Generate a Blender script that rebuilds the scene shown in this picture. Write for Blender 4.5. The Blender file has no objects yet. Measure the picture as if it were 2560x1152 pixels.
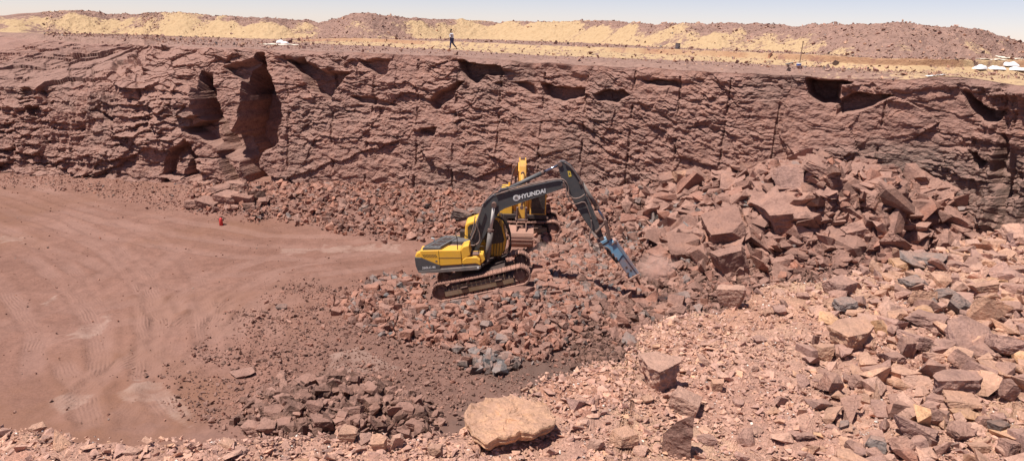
import bpy, bmesh, math, random
import numpy as np
from mathutils import Vector, Matrix

random.seed(7)
RNG = np.random.default_rng(11)
SC = bpy.context.scene
COL = SC.collection

# ---------------------------------------------------------------- camera
CAM = np.array((0.0, 0.0, 13.0))
FPX = 1934.0                       # focal length in pixels of the 2560 px wide photograph
PITCH, ROLL = math.radians(14.6), math.radians(1.5)
_F = np.array((0.0, math.cos(PITCH), -math.sin(PITCH)))
_R0 = np.array((1.0, 0.0, 0.0))
_U0 = np.array((0.0, math.sin(PITCH), math.cos(PITCH)))
_R = _R0 * math.cos(ROLL) + _U0 * math.sin(ROLL)
_U = _U0 * math.cos(ROLL) - _R0 * math.sin(ROLL)
cd = bpy.data.cameras.new('camera')
cd.sensor_width = 36.0
cd.sensor_fit = 'HORIZONTAL'
cd.lens = FPX / 2560.0 * 36.0
cd.clip_start, cd.clip_end = 0.05, 9000.0
cam = bpy.data.objects.new('camera', cd)
COL.objects.link(cam)
cam.matrix_world = Matrix(((_R[0], _U[0], -_F[0], CAM[0]), (_R[1], _U[1], -_F[1], CAM[1]),
                           (_R[2], _U[2], -_F[2], CAM[2]), (0, 0, 0, 1)))
SC.camera = cam

# ---------------------------------------------------------------- sky, sun, exposure
SUN_EL = math.radians(67.0)
SUN_H = np.array((-0.85, -0.53))            # horizontal direction towards the sun
SUN_H = SUN_H / np.linalg.norm(SUN_H)
SUN_DIR = np.array((SUN_H[0] * math.cos(SUN_EL), SUN_H[1] * math.cos(SUN_EL), math.sin(SUN_EL)))
world = bpy.data.worlds.new('World')
SC.world = world
world.use_nodes = True
wn = world.node_tree
bg = wn.nodes['Background']
sky = wn.nodes.new('ShaderNodeTexSky')
sky.sky_type = 'NISHITA'
sky.sun_disc = False
sky.sun_elevation = SUN_EL
sky.sun_rotation = math.atan2(SUN_H[0], SUN_H[1])
sky.altitude = 400.0
sky.air_density = 0.62
sky.dust_density = 0.2
sky.ozone_density = 1.0
dusty = wn.nodes.new('ShaderNodeMix')                # dusty desert air: the whole sky a little warmer than clean air
dusty.data_type = 'RGBA'; dusty.blend_type = 'MULTIPLY'
dusty.inputs[0].default_value = 1.0
dusty.inputs[7].default_value = (1.25, 1.0, 0.99, 1)
wn.links.new(sky.outputs[0], dusty.inputs[6])
wn.links.new(dusty.outputs[2], bg.inputs[0])
bg.inputs[1].default_value = 0.074
sd = bpy.data.lights.new('sun', 'SUN')
sd.energy = 4.2
sd.angle = math.radians(0.55)
sd.color = (1.0, 0.95, 0.87)
sun = bpy.data.objects.new('sun', sd)
COL.objects.link(sun)
sun.location = (-30, -12, 60)
sun.rotation_euler = Vector(-SUN_DIR).to_track_quat('-Z', 'Y').to_euler()
SC.view_settings.view_transform = 'Standard'
SC.view_settings.look = 'None'
SC.view_settings.gamma = 1.0
SC.view_settings.exposure = 0.62
SC.view_settings.use_curve_mapping = False
SC.render.engine = 'CYCLES'
SC.cycles.max_bounces = 5
SC.cycles.diffuse_bounces = 3
SC.cycles.volume_bounces = 4

# ---------------------------------------------------------------- camera maths (used only to survey the photograph)
def project(P):
    d = np.asarray(P, float) - CAM
    zc = d @ _F
    zc = np.where(zc < 0.05, 0.05, zc)
    return 1280 + FPX * (d @ _R) / zc, 576 - FPX * (d @ _U) / zc
def ray(px, py):
    a = (np.asarray(px, float) - 1280) / FPX
    b = (576 - np.asarray(py, float)) / FPX
    return _F + a[..., None] * _R + b[..., None] * _U
def on_z(px, py, z):
    r = ray(px, py); t = (z - CAM[2]) / r[..., 2]
    return CAM + r * t[..., None]
def on_y(px, py, y):
    r = ray(px, py); t = y / r[..., 1]
    return CAM + r * t[..., None]
def az_el(px, py):
    r = ray(px, py)
    return np.arctan2(r[..., 0], r[..., 1]), r[..., 2] / np.hypot(r[..., 0], r[..., 1])

# ---------------------------------------------------------------- noise
PERM = np.random.default_rng(3).permutation(256).astype(np.int64)
PERM = np.concatenate([PERM, PERM, PERM])
GRAD = np.random.default_rng(4).normal(size=(256, 3)); GRAD /= np.linalg.norm(GRAD, axis=1)[:, None]
RND = np.random.default_rng(5).random((256, 6))
GRAD2 = np.stack([np.cos(np.arange(256) * 2.399), np.sin(np.arange(256) * 2.399)], -1).astype(np.float32)
def perlin2(x, y):
    xi, yi = np.floor(x), np.floor(y)
    xf, yf = (x - xi).astype(np.float32), (y - yi).astype(np.float32)
    xi, yi = xi.astype(np.int32) & 255, yi.astype(np.int32) & 255
    u, v = (t * t * t * (t * (t * 6 - 15) + 10) for t in (xf, yf))
    pa_, pb_ = PERM[xi], PERM[xi + 1]
    def g(p, dx, dy):
        gg = GRAD2[PERM[p + yi + dy]]
        return gg[..., 0] * (xf - dx) + gg[..., 1] * (yf - dy)
    a = g(pa_, 0, 0); a = a + u * (g(pb_, 1, 0) - a)
    b = g(pa_, 0, 1); b = b + u * (g(pb_, 1, 1) - b)
    return (a + v * (b - a)) * 1.4
def perlin(x, y, z=None):
    if z is None: return perlin2(x, y)
    xi, yi, zi = np.floor(x).astype(np.int64), np.floor(y).astype(np.int64), np.floor(z).astype(np.int64)
    xf, yf, zf = x - xi, y - yi, z - zi
    u, v, w = (t * t * t * (t * (t * 6 - 15) + 10) for t in (xf, yf, zf))
    out = 0.0
    for dx in (0, 1):
        wx = u if dx else 1 - u
        for dy in (0, 1):
            wy = v if dy else 1 - v
            for dz in (0, 1):
                wz = w if dz else 1 - w
                h = PERM[PERM[PERM[(xi + dx) & 255] + ((yi + dy) & 255)] + ((zi + dz) & 255)]
                g = GRAD[h]
                out = out + wx * wy * wz * (g[..., 0] * (xf - dx) + g[..., 1] * (yf - dy) + g[..., 2] * (zf - dz))
    return out * 1.5
def fbm(x, y, z=None, oct=4, gain=0.5):
    s, a, f = 0.0, 1.0, 1.0
    for i in range(oct):
        s = s + a * perlin(x * f + 17.3 * i, y * f - 9.1 * i, None if z is None else z * f + 3.7 * i)
        a *= gain; f *= 2.03
    return s
def worley(x, y, seed=0):
    """nearest cell of a jittered grid: (F1, F2, cell hash, offset to its centre)"""
    xi, yi = np.floor(x).astype(np.int64), np.floor(y).astype(np.int64)
    b1 = np.full(x.shape, 9.0); b2 = np.full(x.shape, 9.0)
    hid = np.zeros(x.shape, np.int64); ox = np.zeros(x.shape); oy = np.zeros(x.shape)
    for dx in (-1, 0, 1):
        for dy in (-1, 0, 1):
            h = PERM[PERM[(xi + dx + seed * 37) & 255] + ((yi + dy + seed * 11) & 255)]
            ax = xi + dx + RND[h, 0] - x; ay = yi + dy + RND[h, 1] - y
            d = np.sqrt(ax * ax + ay * ay)
            m = d < b1
            b2 = np.where(m, b1, np.minimum(b2, d))
            b1 = np.where(m, d, b1); hid = np.where(m, h, hid)
            ox = np.where(m, -ax, ox); oy = np.where(m, -ay, oy)
    return b1, b2, hid, ox, oy
def facets(u, v, size, aspect=0.6, seed=0, tilt=0.5, shelf=0.3, warp=0.35):
    """broken-rock relief: each fracture cell is a tilted plane of its own"""
    x = u / size + warp * fbm(u / size * 0.9 + seed, v / size * 0.9, oct=3)
    y = v / (size * aspect) + warp * fbm(u / size * 0.9 - 5 + seed, v / size * 0.9 + 31, oct=3)
    f1, f2, h, ox, oy = worley(x, y, seed)
    d = (RND[h, 2] - 0.5) + tilt * ((RND[h, 3] - 0.5) * 2 * ox + (RND[h, 4] - 0.5) * 2 * oy) - shelf * oy
    return d, f2 - f1, h
def in_poly(px, py, poly):
    p = np.asarray(poly, float)
    inside = np.zeros(np.shape(px), bool)
    j = len(p) - 1
    for i in range(len(p)):
        xi, yi, xj, yj = *p[i], *p[j]
        c = ((yi > py) != (yj > py))
        with np.errstate(divide='ignore', invalid='ignore'):
            c &= px < (xj - xi) * (py - yi) / (yj - yi + 1e-12) + xi
        inside ^= c
        j = i
    return inside
def smooth(a, b, x):
    t = np.clip((x - a) / (b - a), 0, 1)
    return t * t * (3 - 2 * t)

# ---------------------------------------------------------------- object helpers
def tag(o, label=None, cat=None, group=None, kind=None):
    if label: o['label'] = label
    if cat: o['category'] = cat
    if group: o['group'] = group
    if kind: o['kind'] = kind
    return o
def mesh_np(name, V, F, smooth_shade=False):
    """V (n,3), F (m,k) all quads or all triangles"""
    V = np.ascontiguousarray(V, np.float32); F = np.ascontiguousarray(F, np.int32)
    me = bpy.data.meshes.new(name)
    me.vertices.add(len(V)); me.vertices.foreach_set('co', V.ravel())
    k = F.shape[1]
    me.loops.add(F.size); me.loops.foreach_set('vertex_index', F.ravel())
    me.polygons.add(len(F))
    me.polygons.foreach_set('loop_start', np.arange(0, F.size, k, dtype=np.int32))
    me.polygons.foreach_set('loop_total', np.full(len(F), k, np.int32))
    me.polygons.foreach_set('use_smooth', np.full(len(F), smooth_shade, bool))
    me.update(calc_edges=True)
    return me
def attr(me, name, vals, kind='FLOAT'):
    a = me.attributes.new(name, kind, 'POINT')
    if kind == 'FLOAT_COLOR':
        c = np.ones((len(vals), 4), np.float32); c[:, :3] = vals
        a.data.foreach_set('color', c.ravel())
    else:
        a.data.foreach_set('value', np.asarray(vals, np.float32))
def link(name, me, mat=None, parent=None, loc=None):
    o = bpy.data.objects.new(name, me)
    COL.objects.link(o)
    if mat is not None and me is not None and not me.materials: me.materials.append(mat)
    if parent is not None: o.parent = parent
    if loc is not None: o.location = loc
    return o
def empty(name, loc, label, cat, group=None):
    o = bpy.data.objects.new(name, None)
    COL.objects.link(o)
    o.location = loc; o.empty_display_size = 0.3
    return tag(o, label, cat, group)
def grid_faces(nr, nc):
    i = np.arange(nr * nc).reshape(nr, nc)
    return np.stack([i[:-1, :-1], i[:-1, 1:], i[1:, 1:], i[1:, :-1]], -1).reshape(-1, 4)

# ---------------------------------------------------------------- materials
class NT:
    def __init__(self, name):
        self.m = bpy.data.materials.new(name); self.m.use_nodes = True
        self.t = self.m.node_tree; self.b = self.t.nodes['Principled BSDF']
        self.b.inputs['Specular IOR Level'].default_value = 0.25
    def n(self, kind, **kw):
        nd = self.t.nodes.new('ShaderNode' + kind)
        for k, v in kw.items():
            if k.startswith('i_'):
                k = k[2:]; k = int(k) if k.isdigit() else k.replace('_', ' ')
                nd.inputs[k].default_value = v
            else: setattr(nd, k, v)
        return nd
    def l(self, a, b): self.t.links.new(a, b)
    def pos(self):
        return self.n('NewGeometry').outputs['Position']
    def noise(self, scale, detail=4.0, vec=None, rough=0.6, stretch=None):
        nd = self.n('TexNoise'); nd.inputs['Scale'].default_value = scale
        nd.inputs['Detail'].default_value = detail; nd.inputs['Roughness'].default_value = rough
        v = vec if vec is not None else self.pos()
        if stretch:
            mp = self.n('Mapping'); mp.inputs['Scale'].default_value = stretch
            self.l(v, mp.inputs['Vector']); v = mp.outputs[0]
        self.l(v, nd.inputs['Vector'])
        return nd.outputs['Fac']
    def ramp(self, fac, stops):
        r = self.n('ValToRGB'); e = r.color_ramp.elements
        while len(e) < len(stops): e.new(0.5)
        for el, (p, c) in zip(e, stops):
            el.position = p; el.color = (*c, 1) if not np.isscalar(c) else (c, c, c, 1)
        self.l(fac, r.inputs[0]); return r.outputs[0]
    def mix(self, fac, a, b, mode='MIX'):
        x = self.n('Mix', data_type='RGBA', blend_type=mode)
        for sock, val in ((x.inputs[0], fac), (x.inputs[6], a), (x.inputs[7], b)):
            if hasattr(val, 'is_output'): self.l(val, sock)
            elif np.isscalar(val): sock.default_value = val
            else: sock.default_value = (*val, 1)
        return x.outputs[2]
    def math(self, op, a, b=None, clamp=False):
        x = self.n('Math', operation=op, use_clamp=clamp)
        for i, val in enumerate((a, b)):
            if val is None: continue
            if hasattr(val, 'is_output'): self.l(val, x.inputs[i])
            else: x.inputs[i].default_value = val
        return x.outputs[0]
    def attr(self, name, out='Fac'):
        return self.n('Attribute', attribute_name=name).outputs[out]
    def bump(self, h, dist, strength=1.0, prev=None):
        b = self.n('Bump'); b.inputs['Distance'].default_value = dist; b.inputs['Strength'].default_value = strength
        self.l(h, b.inputs['Height'])
        if prev is not None: self.l(prev, b.inputs['Normal'])
        return b.outputs[0]
    def done(self, color=None, rough=0.9, normal=None, metal=0.0):
        if color is not None:
            if hasattr(color, 'is_output'): self.l(color, self.b.inputs['Base Color'])
            else: self.b.inputs['Base Color'].default_value = (*color, 1)
        if hasattr(rough, 'is_output'): self.l(rough, self.b.inputs['Roughness'])
        else: self.b.inputs['Roughness'].default_value = rough
        self.b.inputs['Metallic'].default_value = metal
        if normal is not None: self.l(normal, self.b.inputs['Normal'])
        return self.m
    def upness(self, lo=0.55, hi=0.9):
        g = self.n('NewGeometry')
        s = self.n('SeparateXYZ'); self.l(g.outputs['Normal'], s.inputs[0])
        mr = self.n('MapRange'); mr.inputs[1].default_value = lo; mr.inputs[2].default_value = hi
        self.l(s.outputs[2], mr.inputs[0]); return mr.outputs[0]

def mat_rock(name, fine=9.0, bump=0.03, dust=(0.335, 0.185, 0.145), dusty=0.7):
    """broken stone: colour of the single stone from its own attribute, mottled, settled dust on flat tops"""
    t = NT(name)
    c = t.attr('Col', 'Color')
    n1 = t.noise(fine * 0.35, 5); n2 = t.noise(fine * 2.2, 4)
    c = t.mix(1.0, c, t.ramp(n1, [(0.3, (0.62, 0.60, 0.60)), (0.5, (1, 1, 1)), (0.72, (1.30, 1.22, 1.12))]), 'MULTIPLY')
    c = t.mix(1.0, c, t.ramp(n2, [(0.3, 0.78), (0.6, 1.1)]), 'MULTIPLY')
    f = t.math('MULTIPLY', t.upness(0.45, 0.95), t.ramp(t.noise(fine * 0.8, 4), [(0.25, 0.0), (0.65, dusty)]))
    c = t.mix(f, c, dust)
    st = t.noise(fine * 0.5, 7, stretch=(1, 1, 1.7), rough=0.75)
    nb = t.bump(st, bump * 2.2)
    nb = t.bump(n2, bump, prev=nb)
    return t.done(c, 0.92, nb)
def mat_wall():
    t = NT('quarry_wall_rock')
    P = t.pos()
    n1 = t.noise(0.35, 5); n2 = t.noise(1.6, 6, stretch=(1, 1, 1.8)); n3 = t.noise(7.0, 5)
    c = t.ramp(n1, [(0.3, (0.272, 0.150, 0.120)), (0.5, (0.320, 0.174, 0.137)), (0.7, (0.365, 0.196, 0.148))])
    c = t.mix(1.0, c, t.ramp(n2, [(0.3, (0.66, 0.66, 0.68)), (0.5, (1, 1, 1)), (0.7, (1.22, 1.16, 1.1))]), 'MULTIPLY')
    c = t.mix(1.0, c, t.ramp(n3, [(0.3, 0.75), (0.65, 1.15)]), 'MULTIPLY')
    c = t.mix(t.attr('grey'), c, (0.17, 0.125, 0.105))
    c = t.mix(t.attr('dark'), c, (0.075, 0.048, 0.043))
    f = t.math('MULTIPLY', t.upness(0.35, 0.85), 0.75)
    c = t.mix(f, c, (0.32, 0.185, 0.15))
    nb = t.bump(t.noise(2.6, 8, stretch=(1, 1, 2.2), rough=0.75), 0.12)
    nb = t.bump(n3, 0.05, prev=nb)
    return t.done(c, 0.93, nb)
def mat_floor():
    t = NT('pit_floor_dust')
    n1 = t.noise(0.11, 5); n2 = t.noise(0.9, 6, rough=0.7); n3 = t.noise(9.0, 4)
    c = t.ramp(n1, [(0.30, (0.19, 0.093, 0.068)), (0.5, (0.236, 0.120, 0.090)), (0.7, (0.275, 0.147, 0.114))])
    c = t.mix(1.0, c, t.ramp(n2, [(0.3, (0.78, 0.76, 0.75)), (0.55, (1.03, 1.03, 1.03)), (0.75, (1.15, 1.14, 1.13))]), 'MULTIPLY')
    c = t.mix(1.0, c, t.ramp(n3, [(0.35, 0.86), (0.6, 1.06)]), 'MULTIPLY')
    c = t.mix(t.attr('rough'), c, (0.205, 0.110, 0.088))
    c = t.mix(t.attr('dark_brown'), c, (0.135, 0.080, 0.064))
    c = t.mix(t.math('MULTIPLY', t.attr('brown'), t.ramp(t.noise(0.5, 5), [(0.35, 0.25), (0.6, 0.95)])), c, (0.215, 0.105, 0.070))
    c = t.mix(t.math('MULTIPLY', t.attr('pale'), t.ramp(n2, [(0.35, 0.1), (0.6, 0.9)])), c, (0.42, 0.30, 0.25))
    d, m = t.attr('track_d'), t.attr('track_m')
    s = t.math('SINE', t.math('MULTIPLY', d, 46.0))
    sm = t.math('MULTIPLY', t.math('MULTIPLY', t.math('ADD', t.math('MULTIPLY', s, 0.5), 0.5), m), t.math('MULTIPLY', t.ramp(t.noise(0.45, 5), [(0.42, 0.0), (0.62, 1.0)]), t.ramp(t.noise(2.2, 4), [(0.35, 0.3), (0.6, 1.0)])))
    c = t.mix(t.math('MULTIPLY', sm, 0.6), c, (0.19, 0.095, 0.070))
    c = t.mix(t.math('MULTIPLY', m, 0.28), c, (0.34, 0.20, 0.165))
    nb = t.bump(n2, 0.10, 0.6)
    nb = t.bump(n3, 0.03, prev=nb)
    nb = t.bump(sm, 0.018, prev=nb)
    return t.done(c, 0.95, nb)
def mat_plateau():
    t = NT('plateau_ground')
    n1 = t.noise(0.5, 5, rough=0.7); n2 = t.noise(2.2, 5, rough=0.75); n3 = t.noise(6.0, 4)
    br = t.ramp(n1, [(0.3, (0.225, 0.135, 0.110)), (0.6, (0.30, 0.180, 0.142))])
    br = t.mix(1.0, br, t.ramp(n2, [(0.3, 0.7), (0.6, 1.15)]), 'MULTIPLY')
    sa = t.ramp(n2, [(0.25, (0.36, 0.227, 0.130)), (0.45, (0.452, 0.303, 0.172)), (0.7, (0.49, 0.342, 0.20))])
    f = t.math('ADD', t.attr('sand'), t.math('MULTIPLY', t.math('SUBTRACT', n2, 0.5), 1.3))
    f = t.ramp(f, [(0.38, 0.0), (0.56, 1.0)])
    c = t.mix(f, br, sa)
    c = t.mix(t.attr('strata'), c, (0.33, 0.155, 0.095))
    nb = t.bump(n2, 0.10, 0.7)
    nb = t.bump(n3, 0.06, prev=nb)
    return t.done(c, 0.95, nb)
def mat_rim():
    t = NT('near_rim_ground')
    n1 = t.noise(0.9, 5, rough=0.65); n2 = t.noise(7.0, 6, rough=0.75); n3 = t.noise(60.0, 4, rough=0.8)
    c = t.ramp(n1, [(0.28, (0.45, 0.240, 0.178)), (0.5, (0.53, 0.298, 0.225)), (0.72, (0.59, 0.35, 0.25))])
    c = t.mix(t.attr('orange'), c, (0.64, 0.405, 0.265))
    c = t.mix(t.attr('red'), c, (0.46, 0.215, 0.150))
    c = t.mix(1.0, c, t.ramp(n2, [(0.3, 0.72), (0.55, 1.03), (0.75, 1.15)]), 'MULTIPLY')
    c = t.mix(1.0, c, t.ramp(n3, [(0.3, 0.65), (0.55, 1.05), (0.8, 1.25)]), 'MULTIPLY')
    nb = t.bump(n2, 0.04)
    nb = t.bump(n3, 0.012, prev=nb)
    return t.done(c, 0.95, nb)
def mat_paint(name, col, rough=0.45, metal=0.0, dirt=0.35, dust=(0.36, 0.20, 0.16), spec=0.4, scale=3.0):
    """machine paint under quarry dust: dusty on upward faces, smeared and scuffed elsewhere"""
    t = NT(name)
    n1 = t.noise(scale, 6, rough=0.7); n2 = t.noise(scale * 7, 4)
    f = t.math('MULTIPLY', t.ramp(n1, [(0.35, 0.12), (0.68, 1.0)]), dirt)
    f = t.math('ADD', f, t.math('MULTIPLY', t.upness(0.5, 1.0), dirt * 0.5), clamp=True)
    f = t.math('ADD', f, t.math('MULTIPLY', t.ramp(n2, [(0.6, 0.0), (0.72, 1.0)]), dirt * 0.5), clamp=True)
    c = t.mix(f, col, dust)
    r = t.math('ADD', t.math('MULTIPLY', f, 0.45), rough, clamp=True)
    t.b.inputs['Specular IOR Level'].default_value = spec
    return t.done(c, r, t.bump(n2, 0.004), metal)
M = {}
M['wall'] = mat_wall(); M['floor'] = mat_floor(); M['plateau'] = mat_plateau(); M['rim'] = mat_rim()
M['rock'] = mat_rock('broken_rock', 4.0, 0.05)
M['rimrock'] = mat_rock('rim_stone', 22.0, 0.012, dust=(0.50, 0.285, 0.212), dusty=0.65)
M['chips'] = mat_rock('stone_chips', 60.0, 0.003, dust=(0.50, 0.30, 0.225), dusty=0.25)
M['spoilrock'] = mat_rock('spoil_stone', 3.0, 0.04, dust=(0.42, 0.27, 0.18), dusty=0.6)
# ================================================================ the quarry wall
def lerp_tab(x, xs, ys): return np.interp(x, xs, ys)
base_xy = np.array([(-130, 80), (-95, 74), (-70, 68.5), (-42, 62.5), (-25, 59), (-12, 56.5), (0, 53.5), (8, 50.8), (14, 48.4), (20, 45.8),
                    (24, 43.8), (26.3, 41), (27.4, 36), (29.5, 27), (33, 14), (38, 2), (42, -12)], float)
seg = np.hypot(*np.diff(base_xy, axis=0).T); S = np.concatenate([[0], np.cumsum(seg)])
# smooth the plan, then dense columns where the wall is in view, sparse beyond
su = np.arange(0, S[-1], 0.1); kk_ = np.hanning(81); kk_ /= kk_.sum()
pxs = np.convolve(np.pad(np.interp(su, S, base_xy[:, 0]), 40, 'edge'), kk_, 'valid'); pys = np.convolve(np.pad(np.interp(su, S, base_xy[:, 1]), 40, 'edge'), kk_, 'valid')
def dens(a, b, n): return np.linspace(a, b, n, endpoint=False)
s_at = lambda X: float(np.interp(X, base_xy[:12, 0], S[:12]))
sA, sB = s_at(-56), S[13]
u = np.concatenate([dens(0, sA, 60), dens(sA, sB, 1640), np.linspace(sB, S[-1], 40)])
bx = np.interp(u, su, pxs); by = np.interp(u, su, pys)
tx, ty = np.gradient(bx, u), np.gradient(by, u); tl = np.hypot(tx, ty); nx, ny = ty / tl, -tx / tl          # towards the pit
setb = lerp_tab(bx, [-130, -70, -42, -33, -25, -12, 0, 14, 24, 27, 40], [26, 24, 19, 9, 5, 3.6, 2.8, 2.0, 1.3, 1.0, 1.0])
mset = lerp_tab(bx, [-130, -42, -33, -25, 0, 30], [4.5, 4.0, 3.2, 2.4, 1.4, 0.6])
mz = lerp_tab(bx, [-130, -42, -33, -25, -12, 0, 30], [7.0, 7.2, 7.8, 7.6, 6.5, 6.0, 6.0])
rx, ry = bx - nx * setb, by - ny * setb
rim_px = np.array([(0, 92), (150, 104), (300, 113), (500, 118), (720, 127), (900, 133), (1130, 141), (1250, 150), (1500, 166), (1800, 181),
                   (2000, 190), (2100, 196), (2250, 197), (2400, 194), (2480, 203), (2560, 217)], float)
ra, re = az_el(rim_px[:, 0], rim_px[:, 1])
rz = CAM[2] + np.hypot(rx, ry) * np.interp(np.arctan2(rx, ry), ra, re)
rz = np.clip(rz, 10.3, 11.4)
rz += 0.10 * fbm(u * 0.35, u * 0 + 3.1, oct=3)
NV = 250
v = np.linspace(0, 1, NV)[:, None]
vm = 0.60
lo, hi = np.clip(v / vm, 0, 1), np.clip((v - vm) / (1 - vm), 0, 1)
zb = -1.2
WX = bx - nx * (mset * lo + (setb - mset) * hi); WY = by - ny * (mset * lo + (setb - mset) * hi)
WZ = zb + (mz - zb) * lo + (rz - mz) * hi
U2 = np.broadcast_to(u, WX.shape)
px, py = project(np.stack([WX, WY, WZ], -1))
# relief
dip = 0.22 * smooth(900, 2300, px) - 0.06
UU, ZZ = U2 + 0.30 * fbm(U2 * 0.3, WZ * 0.3 + 21, oct=3), WZ + 0.14 * fbm(U2 * 0.5 + 11, WZ * 0.5, oct=3)
ZD = ZZ + 0.09 * smooth(1100, 1900, px) * np.mod(U2, 97.0)               # bedding that dips on the right half
d1, e1, h1 = facets(UU, ZZ, 7.5, 0.55, 1, 0.7, 0.18, 0.12)
d2, e2, h2 = facets(UU, ZD, 3.2, 0.30, 2, 0.9, 0.42, 0.16)
d3, e3, h3 = facets(UU, ZD, 1.25, 0.30, 3, 0.9, 0.45, 0.2)
d4, e4, h4 = facets(UU, ZD, 0.5, 0.35, 4, 0.8, 0.4, 0.25)
rough_l = smooth(700, 400, px)                       # the left part is more broken than the rest
calm = 1.0 - 0.35 * smooth(1300, 1600, px) * smooth(2250, 2000, px)
d5, e5, h5 = facets(UU, ZD, 4.2, 0.5, 5, 1.3, 0.0, 0.12)
patch = smooth(-0.25, 0.25, fbm(U2 * 0.16 + 60, WZ * 0.2, oct=3))          # smooth cleft faces alternate with shattered ones
D = (0.30 + 0.2 * rough_l) * d1 + (0.17 + 0.1 * rough_l) * d5 + (0.14 + 0.36 * rough_l) * calm * d2 * (0.45 + 0.55 * patch) + (0.13 + 0.16 * rough_l) * calm * d3 * (0.3 + 0.7 * patch) + 0.09 * d4 * (0.3 + 0.7 * patch)
D += 0.20 * fbm(U2 * 0.22, WZ * 0.22 + 9, oct=3) + 0.10 * fbm(U2 * 1.6, WZ * 2.2, oct=4)
rd = 1 - np.abs(fbm(U2 * 0.55 + 4, WZ * 0.85 - 2, oct=5, gain=0.55)); D += 0.20 * (rd - 0.75) * patch
D -= 0.03 * smooth(0.06, 0.0, e2)
vg = smooth(2400, 2470, px)                          # ragged vertical ribs in the right corner
D += vg * (0.55 * fbm(U2 * 1.1, WZ * 0.22, oct=4) + 0.2 * fbm(U2 * 3.3, WZ * 0.5, oct=3))
vl = smooth(500, 250, px) * smooth(0.75, 0.45, v * np.ones_like(px))
D += vl * (0.25 * fbm(U2 * 1.3, WZ * 0.3 + 8, oct=4))
wpx = px + 9 * fbm(U2 * 0.6, WZ * 0.6, oct=2); wpy = py + 8 * fbm(U2 * 0.6 + 50, WZ * 0.6, oct=2)
OFF = np.zeros_like(D); KEEP = np.ones_like(D)
def block(poly, depth):
    m = in_poly(wpx, wpy, poly)
    OFF[m] = depth * (1.25 if depth < 0 else 1.0); KEEP[m] = 0.6
def blur(a, n, axis):
    pad = [(0, 0), (0, 0)]; pad[axis] = (n, n)
    c = np.cumsum(np.pad(a, pad, 'edge'), axis=axis); L = a.shape[axis]
    c = np.insert(c, 0, 0, axis=axis)
    return (np.take(c, np.arange(2 * n + 1, 2 * n + 1 + L), axis=axis) - np.take(c, np.arange(0, L), axis=axis)) / (2 * n + 1)
block([(640, 138), (655, 138), (672, 180), (690, 250), (702, 290), (690, 355), (662, 375), (645, 420), (668, 440), (664, 462), (640, 470), (622, 440), (605, 400), (590, 350), (600, 300), (598, 245), (612, 200)], -3.6)
block([(500, 178), (522, 184), (542, 240), (562, 300), (590, 350), (604, 400), (560, 380), (530, 330), (505, 290), (503, 232)], -2.4)
block([(470, 322), (510, 300), (530, 330), (545, 362), (500, 350)], -1.5)
block([(560, 165), (612, 152), (640, 150), (612, 200), (590, 192)], -0.9)
block([(545, 380), (562, 374), (588, 420), (612, 470), (624, 512), (600, 492), (570, 442)], -1.5)
block([(640, 462), (655, 470), (650, 505), (640, 500)], -0.9)
block([(440, 215), (498, 222), (504, 288), (446, 292)], 0.9)
block([(402, 442), (412, 400), (440, 372), (468, 345), (480, 372), (505, 440), (460, 440), (415, 446)], -1.1)
block([(446, 400), (470, 372), (480, 400), (462, 438), (440, 430)], 0.2)
block([(403, 448), (421, 470), (421, 500), (405, 524)], -1.2)
block([(722, 146), (775, 149), (772, 165), (800, 175), (872, 190), (832, 220), (822, 258), (790, 230), (742, 175)], -1.0)
block([(772, 150), (836, 150), (838, 172), (800, 176), (775, 166)], 0.5)
block([(1140, 155), (1252, 163), (1253, 192), (1215, 188), (1190, 212), (1150, 180)], -1.1)
block([(1095, 235), (1160, 203), (1132, 243), (1080, 272), (1070, 258)], -0.8)
block([(1360, 211), (1460, 216), (1452, 240), (1400, 258), (1365, 240)], -0.9)
block([(1488, 232), (1560, 220), (1577, 236), (1540, 258), (1500, 255)], -0.8)
block([(2020, 200), (2126, 204), (2102, 216), (2094, 264), (2060, 256), (2025, 234)], -2.0)
block([(2130, 230), (2236, 238), (2190, 256), (2150, 281), (2095, 284), (2095, 266)], -1.1)
block([(2408, 236), (2508, 280), (2490, 302), (2460, 300), (2440, 282)], -1.2)
block([(280, 152), (338, 150), (344, 116), (350, 180), (290, 182)], -0.7)
block([(1050, 320), (1092, 318), (1076, 338), (1050, 332)], -0.6)
block([(1610, 200), (1690, 205), (1695, 222), (1640, 212)], -0.5)
block([(895, 150), (975, 150), (945, 200), (938, 185)], -0.6)
block([(1285, 205), (1330, 212), (1340, 240), (1320, 236)], -0.6)
block([(880, 240), (905, 258), (1000, 270), (940, 246)], -0.5)
block([(240, 268), (285, 300), (280, 322), (262, 300)], -0.7)
block([(2480, 420), (2510, 330), (2524, 440), (2500, 520)], -0.7)
block([(2430, 370), (2462, 400), (2452, 420), (2436, 410)], -0.8)
OFF = blur(blur(OFF, 2, 1), 1, 0); D = D * KEEP + OFF
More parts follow.
